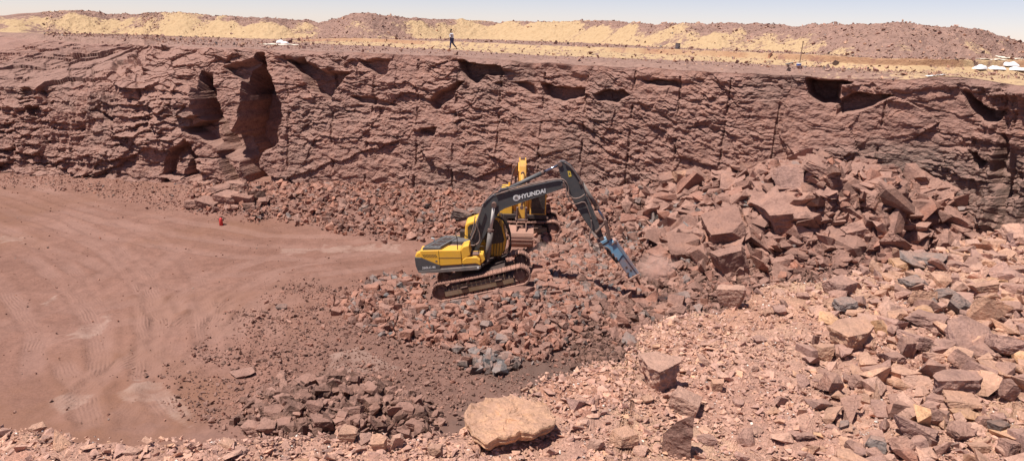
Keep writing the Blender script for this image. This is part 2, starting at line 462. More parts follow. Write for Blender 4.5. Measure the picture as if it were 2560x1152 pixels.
# overhanging cap course just under the rim
cap = smooth(0.93, 0.955, v) * smooth(500, 700, px)
D += cap * 0.28 * smooth(-0.2, 0.3, fbm(U2 * 0.25, U2 * 0 + 40.0, oct=2))
DK = np.zeros_like(D)
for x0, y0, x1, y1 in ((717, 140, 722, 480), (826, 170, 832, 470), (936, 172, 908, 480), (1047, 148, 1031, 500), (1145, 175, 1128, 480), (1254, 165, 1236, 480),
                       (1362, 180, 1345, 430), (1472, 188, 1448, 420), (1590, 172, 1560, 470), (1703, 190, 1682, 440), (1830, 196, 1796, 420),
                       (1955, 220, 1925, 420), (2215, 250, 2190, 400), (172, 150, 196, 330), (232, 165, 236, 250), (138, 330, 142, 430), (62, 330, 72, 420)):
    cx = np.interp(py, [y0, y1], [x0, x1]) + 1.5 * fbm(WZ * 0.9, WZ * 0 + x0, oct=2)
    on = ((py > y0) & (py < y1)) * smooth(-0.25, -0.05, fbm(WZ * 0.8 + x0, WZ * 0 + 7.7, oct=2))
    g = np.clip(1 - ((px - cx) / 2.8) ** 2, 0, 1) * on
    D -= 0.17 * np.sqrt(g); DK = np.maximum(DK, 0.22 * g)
topf = smooth(1.0, 0.965, v)
D = D * (0.15 + 0.85 * topf)
# directions: outwards, a little drooping never upward
thl = np.where(v <= vm, np.arctan2(mset, mz - zb), np.arctan2(setb - mset, np.maximum(rz - mz, 0.5)))
D = D * (1 - 0.3 * smooth(0.5, 1.0, thl))
thl = np.clip(thl - math.radians(14), 0, 1.2)                 # tilt the relief only where the face lies back
WXd = WX + nx * D * np.cos(thl); WYd = WY + ny * D * np.cos(thl); WZd = WZ + D * np.sin(thl) + 0.10 * fbm(U2 * 0.9, WZ * 0.9 + 70, oct=3) * topf
V = np.stack([WXd, WYd, WZd], -1)
me = mesh_np('quarry_wall', V.reshape(-1, 3), grid_faces(NV, len(u)))
gr = smooth(2050, 2250, px) * smooth(330, 420, py) * 0.6 + 0.35 * smooth(0.1, 0.4, fbm(U2 * 0.15, WZ * 0.2 + 5, oct=3))
attr(me, 'grey', np.clip(gr, 0, 0.75).ravel())
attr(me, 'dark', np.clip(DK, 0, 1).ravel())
tag(link('quarry_wall', me, M['wall']), kind='structure')
RIM = V[-1]                                             # displaced top row, shared with the plateau

# ================================================================ plateau with its sand bank and spoil hills
pr = np.hypot(RIM[:, 0], RIM[:, 1]); pa = np.arctan2(RIM[:, 0], RIM[:, 1])
def tab(points, zref=None):
    p = np.array(points, float); a, e = az_el(p[:, 0], p[:, 1]); return a, e
a_b0, e_b0 = tab([(-300, 92), (0, 92), (500, 100), (700, 108), (850, 112), (1130, 126), (1400, 141), (1700, 152), (2000, 166), (2250, 180), (2560, 188), (2900, 200)])
a_b1, e_b1 = tab([(-300, 84), (0, 84), (500, 90), (700, 96), (850, 95), (1130, 101), (1400, 113), (1700, 124), (2000, 136), (2250, 151), (2560, 152), (2900, 160)])
a_h0, e_h0 = tab([(-300, 80), (0, 82), (300, 86), (650, 99), (800, 94), (1200, 98), (1500, 109), (1700, 121), (2000, 131), (2200, 146), (2560, 149), (2900, 156)])
a_h1, e_h1 = tab([(-300, 30), (0, 40), (60, 36), (130, 33), (200, 28), (300, 38), (370, 34), (440, 34), (540, 41), (650, 46), (770, 51), (795, 60), (830, 48), (880, 33), (960, 40),
                  (1060, 47), (1150, 52), (1200, 55), (1250, 57), (1330, 51), (1400, 56), (1480, 54), (1600, 58), (1700, 61), (1800, 63), (1900, 61), (2000, 65), (2080, 60), (2200, 63),
                  (2300, 62), (2400, 70), (2450, 77), (2500, 91), (2540, 104), (2580, 112), (2900, 130)])
bankh = np.interp(pa, [-0.55, -0.30, -0.20, 0.6], [0.05, 0.15, 0.6, 0.8])
Db0 = -2.03 / np.minimum(np.interp(pa, a_b0, e_b0), -0.012)
Db1 = -(2.03 - bankh) / np.minimum(np.interp(pa, a_b1, e_b1), -0.011)
Db0 = np.clip(Db0, pr + 1.0, 110); Db1 = np.clip(np.maximum(Db1, Db0 + 1.2), 0, Db0 + 7)
Dh0 = np.clip(-(2.0 - bankh) / np.minimum(np.interp(pa, a_h0, e_h0), -0.008), Db1 + 2, 125)
ks = np.ones(61) / 61
sm1 = lambda a: np.convolve(np.pad(a, 30, 'edge'), ks, 'valid')
Db0, Db1, Dh0 = sm1(Db0), sm1(Db1), sm1(Dh0)
Dh1 = Dh0 + 8.5
hz = CAM[2] + Dh1 * np.interp(pa, a_h1, e_h1)
hz = np.maximum(hz, 11.9)
rows = []
NR0, NR1, NR2, NR3 = 22, 18, 10, 34
f = lambda a, b, n: a + (b - a) * (np.linspace(0, 1, n, endpoint=False)[:, None])
far = np.concatenate([np.linspace(0, 8, 8)[1:], np.geomspace(10, 4000, 18)])[:, None]
R = np.concatenate([f(pr, Db0, NR0), f(Db0, Db1, NR1), f(Db1, Dh0, NR2), f(Dh0, Dh1, NR3), Dh1 + far])
A = np.broadcast_to(pa, R.shape)
GX, GY = R * np.sin(A), R * np.cos(A)
nb_ = fbm(GX * 0.25, GY * 0.25, oct=4); nf_ = fbm(GX * 1.3, GY * 1.3, oct=4)
tb = np.clip((R - Db0) / (Db1 - Db0), 0, 1)
tbw = np.clip(tb + 0.10 * nb_ * (tb > 0) * (tb < 1), 0, 1)
bank = bankh * (0.45 * smooth(0.0, 0.75, tbw) + 0.55 * smooth(0.70, 0.80, tbw))
th = np.clip((R - Dh0) / (Dh1 - Dh0), 0, 1)
back = smooth(0, 1, (R - Dh1 - 2) / 16.0)
zlow = np.broadcast_to(RIM[:, 2], R.shape) * smooth(1.5, 0, R - pr) + (10.97 + 0.05 * nb_) * (1 - smooth(1.5, 0, R - pr))
zt = 11.0 + bankh
hill = (hz - zt) * (0.88 * smooth(0.0, 1.0, th) + 0.12 * th) * (1 - 0.9 * back)
hm = smooth(0.02, 0.3, th) * (1 - back)
Z = zlow + bank + hill + hm * (0.25 * nb_ + 0.10 * nf_) + 0.03 * nf_ * smooth(0.3, 1.5, R - pr)
crag = facets(GX, GY, 1.6, 1.0, 6, 0.9, 0.0)[0]
Z += hm * smooth(0.35, 0.95, th) * 0.11 * crag + (tb > 0.02) * (tb < 0.98) * 0.03 * facets(GX, GY, 0.9, 1.0, 8, 0.9, 0.0)[0] * bankh
Z[0] = RIM[:, 2]
GX[0], GY[0] = RIM[:, 0], RIM[:, 1]
V = np.stack([GX, GY, Z], -1)
ppx, ppy = project(V)
sand = np.zeros_like(Z)
# blown sand on the hill faces, broken rock on their crests
hs = np.interp(ppx[0], [0, 120, 300, 500, 700, 790, 830, 950, 1050, 1200, 1400, 1500, 1650, 1800, 2000, 2200, 2560], [0.35, 0.75, 0.72, 0.85, 0.75, 0.40, 0.12, 0.30, 0.75, 0.95, 0.98, 0.75, 0.66, 0.55, 0.42, 0.22, 0.22])
crest = smooth(0.55, 0.95, th)
sand = np.where((th > 0) & (back < 0.5), np.clip(hs + 0.42 * nb_ + 0.25 * (0.35 - th) - 0.45 * crest, -0.2, 1.2), sand)
sand = np.where((th <= 0) & (tb > 0) & (tb < 1), np.interp(ppx[0], [0, 650, 850, 2560], [0.1, 0.2, 0.62, 0.68]) + 0.35 * nf_, sand)
sand = np.where((th <= 0) & (tb >= 1), np.interp(ppx[0], [0, 700, 900, 1900, 2300, 2560], [0.15, 0.2, 0.05, 0.25, 0.45, 0.62]) + 0.2 * nb_, sand)
sand = np.where(tb <= 0, np.interp(ppx[0], [0, 1800, 2100, 2300, 2560], [0.0, 0.05, 0.28, 0.52, 0.55]) + 0.15 * nb_, sand)
sand = np.where(in_poly(ppx, ppy, [(-40, 132), (20, 112), (75, 120), (60, 128), (0, 140)]), 0.9, sand)
strata = smooth(0.62, 0.74, tbw) * smooth(0.92, 0.80, tbw) * smooth(-0.25, 0.25, fbm(GX * 0.12, GY * 0.12 + 33, oct=3)) * 0.65 * (bankh > 0.3)
me = mesh_np('plateau', V.reshape(-1, 3), grid_faces(len(R), len(u)))
attr(me, 'sand', sand.ravel()); attr(me, 'strata', strata.ravel())
tag(link('plateau', me, M['plateau']), kind='structure')
PLAT = (R, pa, Z)
def plateau_z(X, Y):
    a, r = math.atan2(X, Y), math.hypot(X, Y)
    j = int(np.argmin(np.abs(pa - a)))
    return float(np.interp(r, R[:, j], Z[:, j]))
def plateau_at(px_, py_):
    """survey: the plateau point seen at a photograph pixel"""
    a, e = az_el(np.float64(px_), np.float64(py_))
    j = int(np.argmin(np.abs(pa - a)))
    el = (Z[:, j] - CAM[2]) / R[:, j]
    hit = np.nonzero(el >= e)[0]
    i = int(hit[0]) if len(hit) else len(el) - 1
    if i > 0 and el[i] != el[i - 1]:
        t = float(np.clip((e - el[i - 1]) / (el[i] - el[i - 1]), 0, 1)); r = R[i - 1, j] + t * (R[i, j] - R[i - 1, j]); z = Z[i - 1, j] + t * (Z[i, j] - Z[i - 1, j])
    else: r, z = R[i, j], Z[i, j]
    return np.array((r * math.sin(a), r * math.cos(a), z))

# ================================================================ pit floor
ctl = [(2056, 418, 6.0), (1978, 455, 4.8), (1850, 470, 4.0), (1716, 450, 3.7), (1600, 476, 2.9), (1480, 490, 2.2), (1350, 498, 1.5), (2240, 482, 5.0), (2390, 486, 4.4),
       (2465, 565, 1.5), (1985, 550, 3.0), (2140, 590, 2.5), (2250, 630, 1.8), (2380, 610, 2.2), (1818, 590, 2.0), (1830, 685, 0.8), (1716, 640, 1.0), (2000, 700, 0.4),
       (1900, 650, 1.0), (1600, 600, 0.7), (1500, 560, 1.2), (1600, 520, 2.0), (1640, 725, -0.3), (1500, 725, -0.2), (1430, 690, 0.2),
       (860, 790, 0.25), (1000, 862, 0.1), (1300, 882, 0.2), (1150, 825, 0.5), (1450, 800, 0.3), (1220, 905, 0.15), (1000, 740, 0.35), (930, 720, 0.1),
       (500, 500, 0.5), (700, 508, 0.8), (900, 492, 1.2), (1100, 490, 1.3), (1250, 495, 1.4), (700, 565, 0), (900, 595, 0.1), (1100, 590, 0.1), (800, 540, 0.4), (1000, 545, 0.5),
       (850, 1000, 0.8), (700, 1060, 0.5), (1000, 1050, 0.4), (850, 925, 0), (1100, 1000, 0), (600, 1000, 0), (1300, 590, 0.5), (1300, 640, 0.3), (1230, 575, 0.5), (1390, 580, 0.7),
       (0, 440, 0.4), (250, 450, 0.5), (100, 500, 0.1), (400, 520, 0.1), (100, 600, 0), (400, 600, 0), (100, 700, 0), (400, 700, 0), (700, 650, 0), (700, 800, 0), (400, 900, 0), (150, 900, 0),
       (1000, 640, 0), (850, 680, 0), (1000, 930, 0), (1300, 960, 0), (1450, 900, -0.2), (1600, 850, -0.2), (100, 1040, 0), (400, 1060, 0), (1000, 1090, 0), (600, 560, 0.1), (300, 480, 0.2)]
cp = np.array(ctl, float)
cw = on_z(cp[:, 0], cp[:, 1], cp[:, 2])
trk = [on_y(np.float64(x), np.float64(y), yy) for x, y, yy in ((1095, 752, 35.3), (1305, 711, 35.3), (1200, 733, 35.3))]
extra = [(p[0], yy, p[2] - 0.02) for p in trk for yy in (34.9, 36.0, 37.2, 38.6)]
extra += [(x, y, 0.0) for x in (-95, -70, -50, -35, -20, -5, 10, 20, 32) for y in (12, 18)] + [(x, y, 0.3) for x, y in ((-95, 40), (-95, 70), (-60, 62), (-60, 40), (34, 30), (34, 45))]
cw = np.concatenate([cw, np.array(extra, float)])
dm = np.hypot(cw[:, None, 0] - cw[None, :, 0], cw[:, None, 1] - cw[None, :, 1])
wgt = np.linalg.solve(-dm - 0.15 * np.eye(len(cw)), cw[:, 2] - cw[:, 2].mean())
zmean = cw[:, 2].mean()
def floor_base(X, Y):
    X = np.asarray(X, float); Y = np.asarray(Y, float)
    z = np.full(X.shape, zmean)
    for (cx, cy, _), w in zip(cw, wgt): z = z - w * np.hypot(X - cx, Y - cy)
    return z
fx = np.concatenate([np.linspace(-125, -46, 80, endpoint=False), np.linspace(-46, 29, 600, endpoint=False), np.linspace(29, 40, 16)])
fy = np.concatenate([np.linspace(2, 18, 12, endpoint=False), np.linspace(18, 66, 400), np.linspace(66.5, 84, 16)])
FX, FY = np.meshgrid(fx, fy)
FZ0 = floor_base(FX, FY)
fpx, fpy = project(np.stack([FX, FY, FZ0], -1))
PILE = [(1440, 500), (1560, 470), (1700, 430), (2000, 400), (2150, 420), (2430, 470), (2490, 560), (2450, 660), (2100, 720), (1900, 740), (1820, 800), (1650, 830), (1540, 880), (1420, 720), (1330, 620), (1380, 560)]
MOUND = [(835, 775), (930, 715), (1000, 690), (1090, 700), (1330, 640), (1500, 610), (1600, 730), (1500, 790), (1440, 860), (1330, 895), (1120, 880), (1000, 855), (870, 805)]
TALUS = [(480, 530), (500, 470), (640, 460), (700, 450), (1300, 450), (1460, 450), (1500, 600), (1400, 640), (1330, 600), (1130, 585), (930, 600), (850, 580), (680, 545)]
NEARPILE = [(600, 1085), (640, 1000), (700, 950), (900, 940), (1080, 1010), (1100, 1060), (1060, 1110)]
stony = np.clip(1.0 * in_poly(fpx, fpy, PILE) + in_poly(fpx, fpy, MOUND) + 0.8 * in_poly(fpx, fpy, TALUS) + in_poly(fpx, fpy, NEARPILE), 0, 1)
loose = smooth(620, 900, fpx) * smooth(760, 860, fpy) * 0.7 + smooth(900, 1200, fpx) * smooth(800, 860, fpy) * 0.3
loose = np.clip(loose + 0.5 * smooth(950, 1050, fpy) * smooth(150, 300, fpx), 0, 1)
FZ = FZ0 + 0.10 * fbm(FX * 0.12, FY * 0.12, oct=3) + 0.03 * fbm(FX * 0.8, FY * 0.8, oct=3) + (0.02 + 0.05 * loose + 0.10 * stony) * fbm(FX * 2.4, FY * 2.4 + 7, oct=3)
FZ += loose * 0.07 * facets(FX, FY, 0.55, 1, 9, 0.8, 0)[0] + stony * 0.22 * facets(FX, FY, 0.9, 1, 10, 0.8, 0)[0]
pd_ = smooth(0.5, 0.0, np.maximum(np.maximum(-3.9 - FX, FX - 0.9), np.maximum(34.6 - FY, FY - 38.8)))
FZ = FZ * (1 - pd_) + (FZ0 - 0.06) * pd_
# wheel and crawler tracks
tracks = [([(1050, 600), (850, 625), (700, 655), (560, 710), (470, 790), (430, 900)], 1), ([(1060, 632), (880, 660), (720, 690), (600, 740), (530, 810), (500, 900)], 1),
          ([(760, 690), (680, 730), (620, 790), (600, 860)], 1), ([(700, 700), (590, 760), (470, 850), (330, 950), (200, 1040)], 1), ([(0, 540), (120, 590), (240, 670), (320, 790), (330, 900), (300, 1010)], 1),
          ([(60, 500), (250, 560), (380, 640), (450, 740), (470, 880), (455, 960)], 1), ([(0, 640), (90, 720), (160, 820), (170, 930)], 1), ([(0, 470), (300, 545), (600, 590), (900, 610)], 1),
          ([(0, 505), (260, 575), (560, 620), (880, 640)], 1), ([(0, 560), (200, 620), (420, 690), (640, 700), (900, 680)], 0.8), ([(230, 880), (290, 960), (330, 1060)], 1), ([(20, 780), (200, 800), (400, 760), (620, 680)], 0.8),
          ([(430, 740), (440, 850), (450, 940)], 1), ([(640, 760), (700, 745), (800, 690)], 0.7), ([(0, 880), (140, 800), (300, 700), (420, 600)], 0.7), ([(230, 1060), (330, 950), (470, 880)], 0.8)]
td = np.full(FX.shape, 9.0); tm = np.zeros(FX.shape)
for pts, st in tracks:
    p = np.array(pts, float); tt = np.linspace(0, len(p) - 1, 70)
    i = np.clip(tt.astype(int), 0, len(p) - 2); q = tt - i
    P0, P1, P2, P3 = p[np.clip(i - 1, 0, None)], p[i], p[i + 1], p[np.clip(i + 2, None, len(p) - 1)]
    q = q[:, None]
    cr = 0.5 * (2 * P1 + (P2 - P0) * q + (2 * P0 - 5 * P1 + 4 * P2 - P3) * q * q + (3 * P1 - P0 - 3 * P2 + P3) * q ** 3)
    w = on_z(cr[:, 0], cr[:, 1], 0.0)[:, :2]
    bb = (FX > w[:, 0].min() - 3) & (FX < w[:, 0].max() + 3) & (FY > w[:, 1].min() - 3) & (FY < w[:, 1].max() + 3)
    X1, Y1 = FX[bb], FY[bb]
    best = np.full(X1.shape, 1e9); sd_ = np.zeros(X1.shape); al = np.zeros(X1.shape)
    for kk in range(len(w) - 1):
        a_, b_ = w[kk], w[kk + 1]; ab = b_ - a_; L2 = ab @ ab
        t_ = np.clip(((X1 - a_[0]) * ab[0] + (Y1 - a_[1]) * ab[1]) / L2, 0, 1)
        dx, dy = X1 - a_[0] - t_ * ab[0], Y1 - a_[1] - t_ * ab[1]
        dd = np.hypot(dx, dy); mm = dd < best
        best = np.where(mm, dd, best); sd_ = np.where(mm, np.sign(ab[0] * dy - ab[1] * dx) * dd, sd_); al = np.where(mm, (kk + t_) / len(w), al)
    sd_ = sd_ + 0.16 * fbm(X1 * 0.35, Y1 * 0.35 + len(pts), oct=3)
    for off in (-1.15, 1.15):
        e = np.abs(sd_ - off)
        m = smooth(0.55, 0.30, e) * st * (0.35 + 0.65 * smooth(-0.35, 0.25, fbm(X1 * 0.2 + off, Y1 * 0.2, oct=3))) * smooth(0, 0.12, al) * smooth(1, 0.85, al)
        take = m > tm[bb]
        z_ = td[bb]; td[bb] = np.where(take, sd_ - off, z_)
        z_ = tm[bb]; tm[bb] = np.maximum(z_, m)
        FZ[bb] -= 0.03 * m - 0.03 * smooth(0.25, 0.0, np.abs(e - 0.62)) * st
tm *= (1 - stony)
pale = np.zeros(FX.shape)
for poly in ([(170, 850), (215, 815), (280, 785), (262, 830), (225, 845)], [(110, 765), (140, 740), (150, 745), (125, 765)], [(290, 985), (330, 955), (400, 950), (420, 1000), (330, 1010)], [(120, 1010), (200, 975), (235, 985), (160, 1040)],
             [(820, 890), (900, 870), (960, 900), (1010, 925), (900, 935), (830, 925)], [(380, 960), (440, 990), (500, 1050), (470, 1070), (400, 1020)], [(0, 590), (60, 590), (60, 605), (0, 605)], [(1000, 610), (700, 618), (700, 632), (1000, 628)]):
    n = fbm(FX * 0.9, FY * 0.9, oct=4)
    pale = np.maximum(pale, in_poly(fpx + 14 * n, fpy + 9 * n, poly) * 0.45)
brown = smooth(0, 0.5, fbm(FX * 0.07 + 3, FY * 0.11, oct=3) + 0.25) * smooth(900, 500, fpx) * smooth(430, 560, fpy)
me = mesh_np('pit_floor', np.stack([FX, FY, FZ], -1).reshape(-1, 3), grid_faces(len(fy), len(fx)), True)
attr(me, 'track_d', td.ravel()); attr(me, 'track_m', tm.ravel()); attr(me, 'pale', pale.ravel()); attr(me, 'brown', np.clip(brown, 0, 1).ravel())
attr(me, 'rough', np.clip(0.75 * stony + 0.5 * loose, 0, 1).ravel())
dark_brown = smooth(-0.3, 0.5, fbm(FX * 0.2, FY * 0.2, oct=3) + 0.25) * np.maximum(smooth(1000, 1200, fpx) * smooth(840, 960, fpy), smooth(1480, 1560, fpx) * smooth(690, 800, fpy))  # darker brown floor towards the near rim; heap and loose ground join below
attr(me, 'dark_brown', np.clip(0.9 * dark_brown + 0.4 * in_poly(fpx, fpy, NEARPILE) + 0.35 * loose, 0, 1).ravel())
tag(link('pit_floor', me, M['floor']), kind='structure')
def floor_z(X, Y):
    X = np.asarray(X, float); Y = np.asarray(Y, float)
    i = np.clip(np.searchsorted(fx, X) - 1, 0, len(fx) - 2); j = np.clip(np.searchsorted(fy, Y) - 1, 0, len(fy) - 2)
    a = np.clip((X - fx[i]) / (fx[i + 1] - fx[i]), 0, 1); b = np.clip((Y - fy[j]) / (fy[j + 1] - fy[j]), 0, 1)
    return (FZ[j, i] * (1 - a) + FZ[j, i + 1] * a) * (1 - b) + (FZ[j + 1, i] * (1 - a) + FZ[j + 1, i + 1] * a) * b

# ================================================================ the near rim the photographer stands on
EDGE = [(-600, 1000), (-200, 1045), (0, 1064), (100, 1072), (200, 1090), (320, 1104), (420, 1094), (560, 1098), (700, 1086), (860, 1082), (1000, 1090), (1140, 1085), (1170, 1060), (1240, 1010), (1310, 965), (1400, 930), (1480, 905), (1560, 902),
        (1585, 880), (1576, 850), (1600, 822), (1650, 796), (1720, 782), (1800, 768), (1860, 750), (1905, 712), (1960, 702), (2040, 704), (2110, 690), (2200, 668), (2300, 640), (2380, 622), (2440, 592), (2500, 576), (2560, 566), (2800, 520)]
ZN = 11.35
ew = on_z(np.array([p[0] for p in EDGE], float), np.array([p[1] for p in EDGE], float), ZN)
ea, er = np.arctan2(ew[:, 0], ew[:, 1]), np.hypot(ew[:, 0], ew[:, 1])
o_ = np.argsort(ea); ea, er = ea[o_], er[o_]
na = np.concatenate([np.linspace(-3.1416, -0.75, 60, endpoint=False), np.linspace(-0.75, 0.75, 480, endpoint=False), np.linspace(0.75, 3.1416, 60)])
E = np.interp(na, np.concatenate([[-3.15, -1.9, -1.5], ea, [1.3, 1.6, 3.15]]), np.concatenate([[60, 60, 6], er, [9, 60, 60]]))
def rim_shape(X, Y):
    n = 0.10 * fbm(X * 0.55, Y * 0.55, oct=3) + 0.018 * fbm(X * 4.0, Y * 4.0 + 3, oct=4)
    return ZN + n - 0.02
E0 = E.copy()
for _ in range(4):                                    # keep the surveyed edge line on the uneven ground
    E = np.where(np.abs(na) < 1.25, E0 * (CAM[2] - rim_shape(E * np.sin(na), E * np.cos(na))) / (CAM[2] - ZN), E0)
E = E * (1 + 0.012 * fbm(na * 30, na * 0 + 2, oct=4))
q = np.concatenate([np.concatenate([np.geomspace(0.08, 0.4, 24, endpoint=False), np.linspace(0.4, 1.0, 230)])])[:, None]
NRd = q * E; NA = np.broadcast_to(na, NRd.shape)
drop = np.concatenate([np.linspace(0, 1, 40)[1:]])[:, None]
NX, NY = NRd * np.sin(NA), NRd * np.cos(NA)
NZ = rim_shape(NX, NY) - 0.02 * smooth(0.97, 1.0, q * np.ones_like(NX)) + 0.012 * fbm(NX * 9, NY * 9, oct=3)
CX = (E + 0.55 * drop ** 1.2 * 6) ; CZ = NZ[-1] - drop * 12.6
CX = CX - 0.55 * 6 * drop ** 1.2 * 0.85 + 0.25 * fbm(NA[:39] * 14, CZ * 0.8, oct=4) * smooth(0, 0.06, drop)
VX = np.concatenate([NX, CX * np.sin(na)]); VY = np.concatenate([NY, CX * np.cos(na)]); VZ = np.concatenate([NZ, CZ])
me = mesh_np('near_rim_ground', np.stack([VX, VY, VZ], -1).reshape(-1, 3), grid_faces(len(VX), len(na)))
npx, npy = project(np.stack([VX, VY, VZ], -1))
nn = fbm(VX * 1.2, VY * 1.2, oct=4)
org = np.clip(0.55 * smooth(0.80, 0.99, np.concatenate([q * np.ones_like(NX), np.ones_like(CX)])) * smooth(1100, 1400, npx) + 0.5 * smooth(0.1, 0.45, nn), 0, 0.8)
red = np.clip(0.8 * in_poly(npx + 20 * nn, npy + 15 * nn, [(1340, 960), (1480, 920), (1560, 930), (1560, 1000), (1420, 1050), (1380, 1030)]) + 0.5 * smooth(0.15, 0.45, fbm(VX * 0.8 + 9, VY * 0.8, oct=4)), 0, 0.8)
attr(me, 'orange', org.ravel()); attr(me, 'red', red.ravel())
tag(link('near_rim_ground', me, M['rim']), kind='structure')
E_of = lambda a: np.interp(a, na, E)
# ================================================================ stones
def ico(sub):
    bm = bmesh.new(); bmesh.ops.create_icosphere(bm, subdivisions=sub, radius=1.0)
    Vv = np.array([v_.co[:] for v_ in bm.verts]); Ff = np.array([[x.index for x in f_.verts] for f_ in bm.faces]); bm.free()
    return Vv / np.linalg.norm(Vv, axis=1)[:, None], Ff
ICO = {3: ico(3)}
def rock_verts(rng, sub, blocky=0.6, planes=7, rough=0.05):
    """a block bounded by random fracture planes, edges left sharp, faces subdivided and roughened"""
    N = rng.normal(size=(planes, 3))
    ax = np.concatenate([np.eye(3), -np.eye(3)])
    ax = ax + rng.normal(size=ax.shape) * (0.34 * (1 - blocky) + 0.10)
    N = np.concatenate([N, ax]); N /= np.linalg.norm(N, axis=1)[:, None]
    dd = np.concatenate([rng.uniform(0.80, 1.12, planes), rng.uniform(0.62, 0.84, 6)])
    n_ = len(N); I = np.array([(i, j, k_) for i in range(n_) for j in range(i) for k_ in range(j)])
    A_ = N[I]; det = np.linalg.det(A_); ok = np.abs(det) > 0.03
    X_ = np.linalg.solve(A_[ok], dd[I[ok]][..., None])[..., 0]
    X_ = X_[(X_ @ N.T <= dd + 1e-6).all(1)]
    bm = bmesh.new()
    for p_ in X_: bm.verts.new(p_)
    bmesh.ops.remove_doubles(bm, verts=bm.verts, dist=0.05)
    bmesh.ops.convex_hull(bm, input=bm.verts)
    bmesh.ops.delete(bm, geom=[v_ for v_ in bm.verts if not v_.link_faces], context='VERTS')
    bmesh.ops.triangulate(bm, faces=bm.faces)
    for _ in range(sub):                              # split the longest edges until the faces are even
        L = [e_.calc_length() for e_ in bm.edges]; lim = max(0.9 / 1.75 ** _, 0.12)
        long_ = [e_ for e_, l_ in zip(bm.edges, L) if l_ > lim]
        if long_: bmesh.ops.subdivide_edges(bm, edges=long_, cuts=1, use_grid_fill=False)
        bmesh.ops.triangulate(bm, faces=bm.faces)
    bm.normal_update(); bm.verts.index_update()
    P = np.array([v_.co[:] for v_ in bm.verts]); Nn = np.array([v_.normal[:] for v_ in bm.verts]); F0 = np.array([[x.index for x in f_.verts] for f_ in bm.faces]); bm.free()
    sd3 = rng.uniform(0, 100, 3)
    q3 = P * 2.3 + sd3
    r2 = rough * fbm(q3[:, 0], q3[:, 1], q3[:, 2], oct=4, gain=0.65)
    q4 = P * np.array((1.6, 1.6, 8.0)) + sd3            # laminated, splintered flanks
    r2 = r2 + rough * 0.4 * fbm(q4[:, 0], q4[:, 1], q4[:, 2], oct=2) * (1 - np.abs(Nn[:, 2]))
    P = P + Nn * r2[:, None]
    e = P.max(0) - P.min(0)
    P = (P - (P.max(0) + P.min(0)) / 2) / e
    return P, F0
def hull_rock(rng, n=11):
    pts = rng.normal(size=(n, 3)); pts /= np.linalg.norm(pts, axis=1)[:, None]
    pts = np.sign(pts) * np.abs(pts) ** 0.75 * rng.uniform(0.75, 1.1, (n, 1))
    bm = bmesh.new()
    for p in pts: bm.verts.new(p)
    bmesh.ops.convex_hull(bm, input=bm.verts)
    bmesh.ops.delete(bm, geom=[v_ for v_ in bm.verts if not v_.link_faces], context='VERTS')
    bmesh.ops.triangulate(bm, faces=bm.faces)
    bm.verts.index_update()
    Vv = np.array([v_.co[:] for v_ in bm.verts]); Ff = np.array([[x.index for x in f_.verts] for f_ in bm.faces]); bm.free()
    e = Vv.max(0) - Vv.min(0)
    return (Vv - (Vv.max(0) + Vv.min(0)) / 2) / e, Ff
def rot(rng, tilt):
    a = rng.uniform(0, 2 * math.pi); b, c = rng.normal(0, tilt, 2)
    ca, sa, cb, sb, cc, sc = math.cos(a), math.sin(a), math.cos(b), math.sin(b), math.cos(c), math.sin(c)
    Rz = np.array(((ca, -sa, 0), (sa, ca, 0), (0, 0, 1))); Rx = np.array(((1, 0, 0), (0, cb, -sb), (0, sb, cb))); Ry = np.array(((cc, 0, sc), (0, 1, 0), (-sc, 0, cc)))
    return Rx @ Ry @ Rz
rk = np.random.default_rng(21)
HULLS = [hull_rock(rk, int(rk.integers(8, 13))) for _ in range(40)]
CHIP = [hull_rock(rk, int(rk.integers(6, 8))) for _ in range(24)]
PAL = {'brownish': (0.175, 0.098, 0.076),  # stone colours
 'red': (0.33, 0.163, 0.122), 'rust': (0.36, 0.170, 0.120), 'brown': (0.275, 0.152, 0.120), 'dun': (0.345, 0.196, 0.155), 'grey': (0.245, 0.195, 0.178), 'dark': (0.14, 0.105, 0.094),
 'blue': (0.225, 0.215, 0.212), 'tan': (0.52, 0.30, 0.205), 'pale': (0.51, 0.305, 0.232), 'orange': (0.58, 0.335, 0.19), 'mauve': (0.36, 0.212, 0.175), 'quartz': (0.74, 0.66, 0.60), 'sand': (0.62, 0.44, 0.26)}
def pick(rng, weights, n):
    ks_ = list(weights); w = np.array([weights[k_] for k_ in ks_], float); w /= w.sum()
    c = np.array([PAL[k_] for k_ in ks_])[rng.choice(len(ks_), n, p=w)]
    return c * rng.uniform(0.82, 1.2, (n, 1))
